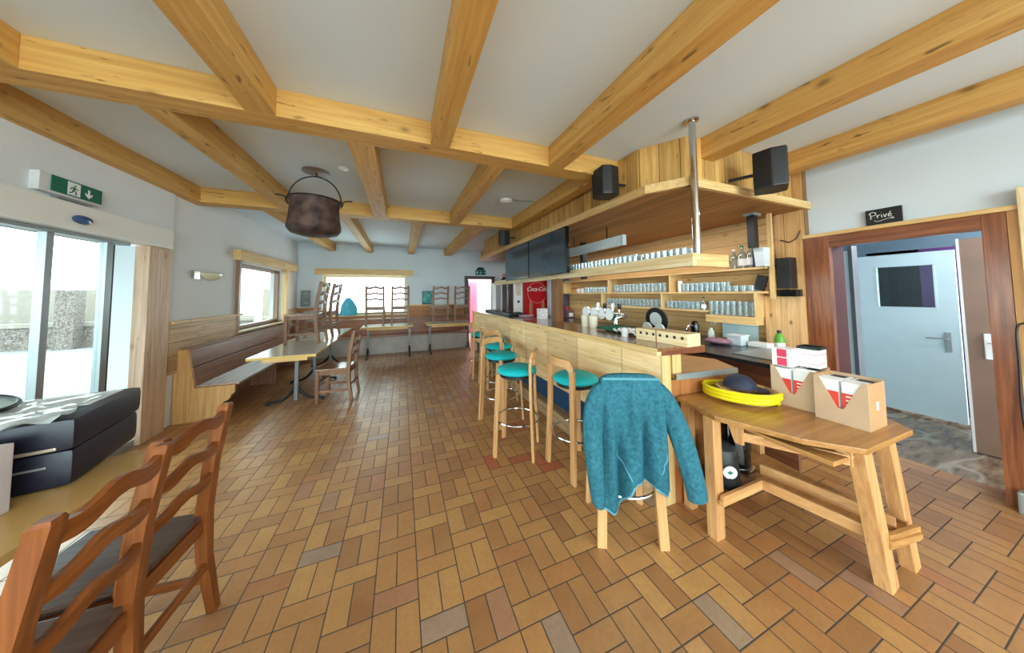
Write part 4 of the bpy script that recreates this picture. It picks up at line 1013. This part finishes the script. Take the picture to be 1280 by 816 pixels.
# ------------------------------------------------------------------ behind the far end of the bar
fr = thing('drinks_cooler', 'red cooler with white round soft drink logo behind the bar', 'cooler', (3.54, 7.0, 0))
MB().box(-.43, .43, 0, .6, .0, 1.90, .01).build('cabinet', plain('dark_red_side', (120,14,22), .4), fr)
MB().box(-.41, .41, -.02, 0, .06, 1.88, .006).build('front_door', RED, fr)
MB().tube([(.29*math.cos(2*PI*k/60), -.024, 1.52+.29*math.sin(2*PI*k/60)) for k in range(60)], .007, 6, closed=True).build('logo_ring', plain('pale_red_ring', (230,150,150), .5), fr)
text_mesh('logo_lettering', 'Coca-Cola', .17, PAPER, fr, Matrix.Translation((0, -.024, 1.62)) @ Matrix.Rotation(PI/2, 4, 'X'), shear=.35, space=.88)
for x in (-.19, .19):
    MB().lathe([(.001,0),(.05,0),(.055,.06),(.046,.14),(.055,.22),(.04,.30),(.024,.36),(.024,.40),(.001,.40)], n=14, M=Matrix.Translation((x, -.021, .92)) @ Matrix.Diagonal((1,.12,1,1))).build('bottle_emblem', plain('bottle_tan', (190,120,90), .5), fr, True)
mr = thing('wall_mirror', 'tall mirror at the far end behind the bar', 'mirror', (3.02, 7.62, 0))
MB().box(-.30, .30, -.012, 0, .95, 1.95).build('mirror_pane', MIRROR, mr)
MB().box(-.32, .32, 0, .02, .93, 1.97).build('backing', WHITE, mr)
pl_ = thing('poster_column', 'white panel with a pale poster left of the red cooler', 'panel', (2.98, 6.95, 0))
MB().box(-.13, .10, 0, .1, .9, 1.9, .004).build('panel', WHITE, pl_)
MB().box(-.09, .05, -.003, 0, 1.45, 1.82).build('poster', plain('pale_poster', (226,206,184), .6, vary=.1, vs=30), pl_)
MB().lathe([(.001,0),(.04,0),(.001,.01)], n=9, M=Matrix.Translation((-.02,0,1.28)) @ Matrix.Rotation(PI/2, 4, 'X')).build('flower_print', plain('dark_flower', (50,60,84), .6), pl_)
wc = thing('white_pillar', 'white pillar right of the red cooler behind the bar', 'pillar', (3.86, 6.6, 0))
MB().box(-.12, .07, 0, .16, .9, 2.36).build('shaft', plain('pale_blue_white', (214,226,232), .5), wc)
dc = thing('dark_cabinet', 'dark grey cupboard behind the brown timber post', 'cabinet', (3.82, 5.95, .902))
MB().box(-.10, .10, 0, .4, 0, 1.02).build('carcass', plain('plum_grey', (84,74,86), .5), dc)
MB().box(-.0, .09, -.03, 0, .62, .90, .006).build('dispenser', plain('pale_dispenser', (206,222,224), .4), dc)
MB().box(-.10, .08, -.2, 0, .0, .17, .01).build('coffee_base', plain('coffee_plum', (112,84,96), .4), dc)
MB().box(-.05, .06, -.22, -.2, .03, .12).build('white_front', WHITE, dc)
MB().box(-.06, .0, -.12, -.04, .17, .27).build('red_pot', plain('red_pot', (180,60,70), .4), dc)
sk = thing('sink_unit', 'black sink tray at the far end of the bar top', 'sink', (1.95, 5.2, 1.10))
MB().box(-.18, .14, -.6, .9, 0, .05, .012).build('basin_rim', BLACK, sk)
MB().box(-.13, .10, -.5, .8, .05, .06, .003).build('basin', GLOSSB, sk)
pk = MB().lathe([(.001,0),(.09,0),(.13,.02),(.135,.03),(.001,.028)], n=28).build('serving_plate', plain('pink_plate', (206,170,184), .3), None, True); pk.location = (1.98, 4.32, 1.10); tag(pk, 'pink plate lying on the bar top near the timber post', 'plate')
nb = MB().box(-.07, .07, -.05, .05, 0, .16, .004).build('napkin_holder', plain('patterned_white', (222,226,228), .5, vary=.2, vs=50)); nb.location = (2.08, 3.93, 1.10); tag(nb, 'white patterned napkin box beside the timber post', 'box')

# ------------------------------------------------------------------ taps and things on the bar
tp = thing('beer_tap', 'beer tap tower with four round white badges on the bar', 'tap', (2.26, 2.68, 1.10))
MB().tube([(0,-.32,.14),(0,.40,.14)], .032, 14).build('cross_tube', CHROME, tp, True)
for y in (-.18, .28): MB().tube([(0,y,0),(0,y,.12)], .026, 12).build('column', CHROME, tp, True)
for k, y in enumerate((-.13, .0, .14, .30)):
    Mx = Matrix.Translation((-.035, y, .155)) @ Matrix.Rotation(-PI/2, 4, 'Y')
    md_ = MB().lathe([(.001,0),(.076,0),(.076,.014),(.07,.017)], n=28, M=Mx).build('badge_rim', CHROME if k else GREEN, tp, True)
    MB().lathe([(.001,.017),(.07,.017),(.07,.015)], n=28, M=Mx).build('badge_face', PAPER, md_, True)
for k, (y, m) in enumerate(((-.30, BLACK), (-.20, PAPER), (-.07, BLACK), (.05, PAPER))):
    MB().tube([(-.04,y,.15),(-.06,y,.19),(-.055,y,.22)], .008, 8).build('lever', CHROME, tp, True)
    MB().lathe([(.001,0),(.013,0),(.022,.03),(.02,.06),(.001,.07)], o=(-.055,y,.215), n=14).build('tap_knob', m, tp, True)
MB().tube([(-.03,-.30,.13),(-.10,-.30,.12),(-.105,-.30,.07)], .010, 8).build('spout', CHROME, tp, True)
jg = thing('beige_pitcher', 'cream beaker standing on the bar under the beer taps', 'beaker', (2.09, 2.68, 1.10))
MB().lathe([(.001,0),(.045,0),(.054,.13),(.048,.13),(.044,.008),(.001,.008)], n=24).build('beaker_body', plain('cream_plastic', (222,210,188), .4), jg, True)
jg2 = dup(jg, (2.07, 2.80, 1.10), 0, 'second paler beaker just left of the cream one'); 
sg = MB().lathe([(.001,0),(.028,0),(.035,.075),(.032,.075),(.026,.006),(.001,.006)], n=20).build('small_glass', plain('frosted_glass', (214,214,212), .3), None, True); sg.location = (1.91, 2.0, 1.10); tag(sg, 'small frosted glass alone on the bar edge near the crate', 'glass')
gc = MB(); G = [[(-.11+.22*i/12, -.17+.34*j/12, .012+.03*abs(math.sin(i*.9)*math.cos(j*.7))) for i in range(13)] for j in range(13)]
grid(gc, G); go = gc.build('green_cloth', plain('green_cloth', (20,96,70), .8, vary=.15, vs=20), None, True); md = go.modifiers.new('t', 'SOLIDIFY'); md.thickness = .01; go.location = (2.10, 2.33, 1.10); tag(go, 'dark green bar cloth lying by the beer taps', 'cloth')
wc_ = MB(); G = [[(-.10+.20*i/12, -.14+.28*j/12, .012+.035*abs(math.sin(i*.8+1)*math.sin(j*.9))) for i in range(13)] for j in range(13)]
grid(wc_, G); wo = wc_.build('white_cloth', PAPER, None, True); md = wo.modifiers.new('t', 'SOLIDIFY'); md.thickness = .008; wo.location = (2.05, 2.06, 1.10); tag(wo, 'crumpled white cloth between the green one and the crate', 'cloth')
# pine crate with holes
ct = thing('pine_crate', 'long pine block with dark holes lying on the bar end', 'crate', (1.985, 1.62, 1.10), .06)
MB().box(-.075, .075, -.21, .24, 0, .095, .006).build('block', PALE['y'], ct)
for k in range(7): MB().lathe([(.001,.001),(.012,.001),(.012,-.002)], n=12, M=Matrix.Translation((-.0755, -.17+.06*k, .06)) @ Matrix.Rotation(-PI/2, 4, 'Y')).build('hole', BLACK, ct)
MB().box(-.076, .076, .04, .05, -.0, .097).build('strap', plain('strap_tan', (150,110,70), .6), ct)
# black round display behind the crate
bd_ = thing('round_display', 'big black disc with pale badges standing behind the bar', 'display', (2.62, 2.26, .90))
Mx = Matrix.Translation((0, 0, .30)) @ Matrix.Rotation(-PI/2-.1, 4, 'Y')
MB().lathe([(.001,0),(.135,0),(.135,.02),(.001,.02)], n=36, M=Mx).build('disc', BLACK, bd_, True)
MB().lathe([(.001,.02),(.075,.02),(.075,.026),(.001,.026)], n=28, M=Matrix.Translation((0,0,.31)) @ Matrix.Rotation(-PI/2-.1, 4, 'Y')).build('pale_centre', plain('pale_badge', (196,206,206), .4), bd_, True)
for y in (-.09, .07): MB().lathe([(.001,0),(.055,0),(.055,.02),(.001,.02)], n=24, M=Matrix.Translation((-.06, y, .215)) @ Matrix.Rotation(-PI/2-.1, 4, 'Y')).build('badge', plain('pale_disc', (206,216,216), .4), bd_, True)
MB().box(-.04, .06, -.12, .12, 0, .17, .01).build('stand', BLACK, bd_)
yb = MB().box(-.06, .06, -.13, .13, 0, .10, .004).build('yellow_box', plain('amber_box', (206,140,30), .5)); yb.location = (3.2, 2.55, .90); yb.rotation_euler = (0,0,.1); tag(yb, 'amber yellow box on the back counter behind the crate', 'box')
bl = thing('bar_blender', 'black hand mixer with chrome head on the back counter', 'mixer', (3.35, 2.35, .90))
MB().lathe([(.001,0),(.06,0),(.055,.05),(.04,.13),(.05,.18),(.03,.24),(.001,.25)], n=18).build('mixer_body', GLOSSB, bl, True)
MB().tube([(-.05,0,.20),(-.09,.03,.17),(-.10,.05,.1)], .012, 8).build('handle', CHROME, bl, True)
so = MB().lathe([(.001,0),(.035,0),(.035,.10),(.018,.13),(.018,.15),(.001,.15)], n=16).build('soap_bottle', plain('pale_soap', (196,216,214), .3), None, True); so.location = (3.6, 2.32, .90); tag(so, 'small pale bottle left of the white backboard', 'bottle')
wbd = MB().box(3.90, 3.915, 1.98, 2.37, .91, 1.112, .002).build('white_backboard', plain('pale_blue_board', (204,228,234), .4)); tag(wbd, 'pale bluish backboard below the tall glasses', 'board')
bk_ = thing('plastic_bucket', 'white square bucket on the back counter before the pale board', 'bucket', (3.55, 2.0, .90))
MB().prism([(-.07,-.07),(.07,-.07),(.07,.07),(-.07,.07)], 0, .10, b=.008).build('bucket_body', plain('pale_plastic', (206,218,224), .35), bk_)
MB().box(-.078, .078, -.078, .078, .10, .115, .003).build('rim', plain('pale_plastic_rim', (214,226,230), .35), bk_)
rg = MB().ball((0,0,.036), (.12,.14,.035), n=14).build('pink_rag', plain('pink_rag', (150,110,126), .9, vary=.15, vs=20), None, True); rg.location = (3.4, 2.12, .90); tag(rg, 'dull pink rag on the back counter beside the bucket', 'rag')
ws = MB().box(-.06, .06, -.09, .09, 0, .05, .006).build('white_dish', WHITE); ws.location = (3.62, 1.82, .90); tag(ws, 'white dish on the back counter right of the bucket', 'dish')
sw = thing('wall_socket', 'white wall socket beneath the pine shelf', 'socket', (3.935, 2.50, 1.10)); MB().box(-.008, 0, -.035, .035, -.04, .04, .003).build('plate', WHITE, sw); MB().box(-.010, -.008, -.015, .015, -.018, .018).build('outlet', plain('socket_grey', (180,180,178), .5), sw)

# top shelf things
def bottle(label, x, y, z, h, m, grp=None, s=1, lab=False, cap=None):
    r = thing('glass_bottle', label, 'bottle', (x, y, z), 0, grp)
    R0 = .035*s
    MB().lathe([(.001,0),(R0,0),(R0,h*.55),(R0*.8,h*.68),(R0*.36,h*.82),(R0*.36,h),(.001,h)], n=18).build('bottle_body', m, r, True)
    if lab: MB().lathe([(R0+.001,h*.12),(R0+.001,h*.42)], n=18).build('paper_label', PAPER, r, True)
    if cap: MB().lathe([(R0*.42,h*.93),(R0*.42,h+.004),(.001,h+.005)], n=14).build('cap', cap, r, True)
    return r
bottle('clear bottle, left of the two labelled ones on the top shelf', 3.80, 2.14, 1.776, .24, BOTG, s=1.1, cap=WHITE)
bottle('clear bottle with white label, left one of the labelled pair', 3.78, 2.04, 1.776, .27, BOTG, s=1.25, lab=True, cap=GREEN)
bottle('clear bottle with white label, right one of the labelled pair', 3.79, 1.955, 1.776, .28, BOTG, s=1.25, lab=True, cap=BLACK)
dbx = MB().box(3.74, 3.90, 1.835, 1.915, 1.776, 1.99, .004).build('dark_jug', plain('dark_blue_jug', (26,36,58), .4)); tag(dbx, 'dark blue box between the bottles and the white bin', 'box')
wbn = thing('white_bin', 'pale square bin on the top shelf beside the upright', 'bin', (3.81, 1.775+.02, 1.776))
MB().loft([[(-.06*q,-.04*q,z),(.06*q,-.04*q,z),(.06*q,.045*q,z),(-.06*q,.045*q,z)] for z, q in ((0,.92),(.205,1.12))]).build('bin_body', plain('pale_bin', (206,216,222), .4), wbn)
wbn.location = (3.70, 1.80, 1.776)
ck = MB().lathe([(.001,0),(.03,0),(.03,.16),(.001,.16)], n=18).build('white_tube', WHITE, None, True); ck.location = (3.80, 2.86, 1.503); tag(ck, 'white cylinder at the left of the middle shelf section', 'tube')
mn = MB().box(-.01, .01, -.05, .05, 0, .17).build('menu_card', BLACK); mn.rotation_euler = (.28,0,0); mn.location = (3.80, 1.90, 1.517); tag(mn, 'dark folded card leaning at the right end of the middle shelf', 'card')
sb2 = bottle('small dark bottle at the right end of the lower shelf glasses', 3.80, 2.53, 1.259, .17, BOTG, s=.9, lab=True, cap=BLACK)
s3 = bottle('small clear bottle standing on the hanging shelf near its end', 2.40, 1.66, 1.756, .15, BOTG, s=.8, cap=WHITE)
s4 = bottle('small dark bottle on the hanging shelf beside the chrome pole', 2.42, 1.80, 1.756, .14, plain('dark_glass', (60,40,30), .2), s=.8, cap=BLACK)

wg = thing('wine_glass', 'stemmed glass on the lower pine worktop, left one at the bar end', 'glass', (2.02, 1.60, .901))
MB().lathe([(.001,0),(.034,0),(.03,.004),(.005,.008),(.004,.07),(.02,.09),(.034,.12),(.032,.16),(.029,.16),(.03,.12),(.001,.085)], n=20).build('glass_body', TUMB, wg, True)
dup(wg, (2.11, 1.64, .901), 0, 'stemmed glass on the lower pine worktop, right one at the bar end')
# ------------------------------------------------------------------ glasses
def tumbler(name, r0, r1, h, n=14):
    return MB().lathe([(.001,0),(r0,0),(r1,h),(r1-.003,h),(r0-.003,.008),(.001,.008)], n=n).build(name, TUMB, None, True)
def row(proto, spots, label, cat, grp):
    for i, p in enumerate(spots):
        o = proto if i == 0 else proto.copy()
        if i: C.objects.link(o)
        o.location = p; tag(o, label, cat, grp)
def line(x, y0, y1, n, z): return [(x+random.uniform(-.006,.006), y0+(y1-y0)*i/(n-1), z) for i in range(n)]
random.seed(11)
row(tumbler('tall_glass', .026, .034, .175, 20), line(3.80, 1.97, 2.43, 8, 1.206), 'tall clear beer glass in the shelf above the pale board', 'glass', 'tall beer glasses above the pale board')
row(tumbler('water_glass', .028, .035, .12), line(3.78, 2.26, 2.80, 9, 1.503)+line(3.86, 2.26, 2.80, 9, 1.503), 'clear water glass on the middle shelf, right of the divider', 'glass', 'water glasses right of the divider')
row(tumbler('low_glass', .032, .036, .07), line(3.78, 1.96, 2.2, 4, 1.503)+line(3.86, 1.96, 2.2, 4, 1.503), 'low tumbler at the right end of the middle shelf', 'glass', 'low tumblers at the middle shelf end')
row(tumbler('beer_glass', .03, .038, .145), line(3.80, 3.12, 4.2, 15, 1.503), 'beer glass on the middle shelf left of the divider', 'glass', 'beer glasses left of the divider')
row(tumbler('coffee_glass', .034, .038, .115), line(3.80, 4.4, 5.1, 9, 1.503), 'glass in the far section of the middle shelf', 'glass', 'glasses in the far shelf section')
row(tumbler('juice_glass', .026, .033, .11), line(3.78, 2.60, 3.05, 8, 1.259)+line(3.86, 2.60, 3.05, 8, 1.259), 'juice glass on the lower shelf above the black disc', 'glass', 'juice glasses above the black disc')
row(tumbler('wine_tumbler', .03, .037, .13), line(3.80, 3.2, 4.4, 16, 1.259), 'tumbler on the lower shelf above the beer taps', 'glass', 'tumblers above the beer taps')
row(tumbler('shot_glass', .028, .034, .11), line(2.17, 1.58, 1.95, 7, 1.756)+line(2.26, 1.58, 1.95, 7, 1.756), 'small glass at the near end of the hanging shelf', 'glass', 'glasses at the near end of the hanging shelf')
row(tumbler('hanging_shelf_glass', .03, .036, .125), line(2.17, 2.1, 3.3, 19, 1.756)+line(2.27, 2.12, 3.3, 19, 1.756), 'small glass in the long rows on the hanging shelf', 'glass', 'glasses in the long rows of the hanging shelf')
mg = plain('white_mug', (226,224,220), .3)
for k, (y, lab) in enumerate(((5.22, 'white mug at the far end of the middle shelf'), (5.36, 'second white mug at the far end of the middle shelf'))):
    r = thing('white_mug', lab, 'mug', (3.80, y, 1.503)); MB().lathe([(.001,0),(.036,0),(.038,.10),(.034,.10),(.032,.008),(.001,.008)], n=18).build('cup', mg, r, True)
    MB().tube([(-.036,0,.08),(-.06,0,.075),(-.06,0,.03),(-.036,0,.025)], .006, 6).build('handle', mg, r, True)
fgr = thing('pink_figurine', 'small dark figurine with a pink head at the far shelf end', 'figurine', (2.20, 6.0, 1.756))
MB().lathe([(.001,0),(.09,0),(.07,.08),(.03,.12),(.001,.12)], n=16).build('body', BLACK, fgr, True)
MB().ball((0,0,.16), .05).build('head', plain('pink_head', (190,120,120), .6), fgr, True)
# ------------------------------------------------------------------ light, world, camera
W = bpy.data.worlds.new('sky'); bpy.context.scene.world = W; W.use_nodes = True
bgn = W.node_tree.nodes['Background']; bgn.inputs[0].default_value = (.9, .955, 1, 1); bgn.inputs[1].default_value = 11.0
def area(name, loc, rot, sx, sy, power, col=(1,1,1)):
    l = bpy.data.lights.new(name, 'AREA'); l.shape = 'RECTANGLE'; l.size = sx; l.size_y = sy; l.energy = power; l.color = col
    o = bpy.data.objects.new(name, l); C.objects.link(o); o.location = loc; o.rotation_euler = rot; return o
area('rear_window_fill', (.75, -5.6, 1.6), (PI/2, 0, 0), 5.6, 2.4, 280, (.84,.93,1))  # area light added outside the unseen rear window as fill
for k, (x, y) in enumerate(((-.2, -1.6), (2.4, -1.6))):  # added fill points behind the camera, no fittings there
    l = bpy.data.lights.new('ceiling_lamp', 'POINT'); l.energy = 55; l.shadow_soft_size = .25; l.color = (.92, .97, 1)
    o = bpy.data.objects.new(f'rear_fill_light_{k}', l); C.objects.link(o); o.location = (x, y, 2.4)
area('bar_tube_lamp', (3.0, 3.4, 2.33), (0,0,0), .12, 3.6, 34, (1,.98,.94))  # added fill that brightens the back bar; no tube hangs here
l = bpy.data.lights.new('corridor_fill', 'POINT'); l.energy = 62; l.shadow_soft_size = .15; l.color = (.92, .97, 1)  # added fill to brighten the corridor, no fitting
o = bpy.data.objects.new('corridor_fill_light', l); C.objects.link(o); o.location = (5.0, .2, 2.25)
l = bpy.data.lights.new('beyond_fill', 'POINT'); l.energy = 60; l.shadow_soft_size = .1  # added fill for the boards seen through the corridor door pane
o = bpy.data.objects.new('beyond_fill_light', l); C.objects.link(o); o.location = (6.0, .6, 2.2)
l = bpy.data.lights.new('lobby_point', 'POINT'); l.energy = 40; l.shadow_soft_size = .2  # bare point light in the lobby, no fitting modelled
o = bpy.data.objects.new('lobby_point_light', l); C.objects.link(o); o.location = (2.6, 9.6, 2.3)

for nm, loc, rot, sx, sy in (('door_portal', (-2.62, -1.0, 1.05), (0, -PI/2, 0), 2.0, 10.2), ('left_window_portal', (-2.72, 6.825, 1.49), (0, -PI/2, 0), 1.1, 1.92),
                         ('back_window_portal', (-.91, 8.9, 1.5), (-PI/2, 0, 0), 2.06, 1.08), ('rear_window_portal', (.75, -5.45, 1.5), (PI/2, 0, 0), 6.0, 2.4)):
    o = area(nm, loc, rot, sx, sy, 1); o.data.cycles.is_portal = True
cam = bpy.data.cameras.new('camera'); co = bpy.data.objects.new('camera', cam); C.objects.link(co)
yaw, pitch, roll = 0.379688946, 0.0487316, -0.0085162
cy, sy, cp, spt = math.cos(yaw), math.sin(yaw), math.cos(pitch), math.sin(pitch)
fwd = Vector((sy*cp, cy*cp, spt)); rt = Vector((cy, -sy, 0)); up = rt.cross(fwd)
r2 = math.cos(roll)*rt+math.sin(roll)*up; u2 = -math.sin(roll)*rt+math.cos(roll)*up
Mc = Matrix((r2, u2, -fwd)).transposed().to_4x4(); Mc.translation = (0, 0, 1.5); co.matrix_world = Mc
cam.sensor_width = 36; cam.lens = 36*346.15/1280; cam.shift_x = 0; cam.shift_y = -(408-350.03)/1280; cam.clip_start = .02
sc = bpy.context.scene; sc.camera = co
sc.view_settings.view_transform = 'Standard'; sc.view_settings.look = 'None'; sc.view_settings.gamma = 1; sc.view_settings.use_curve_mapping = False
sc.view_settings.exposure = 0.0
cyc = sc.cycles; cyc.use_denoising = True; cyc.max_bounces = 10; cyc.diffuse_bounces = 6; cyc.glossy_bounces = 4; cyc.transparent_max_bounces = 24; cyc.sample_clamp_indirect = 8; cyc.caustics_reflective = False; cyc.caustics_refractive = False
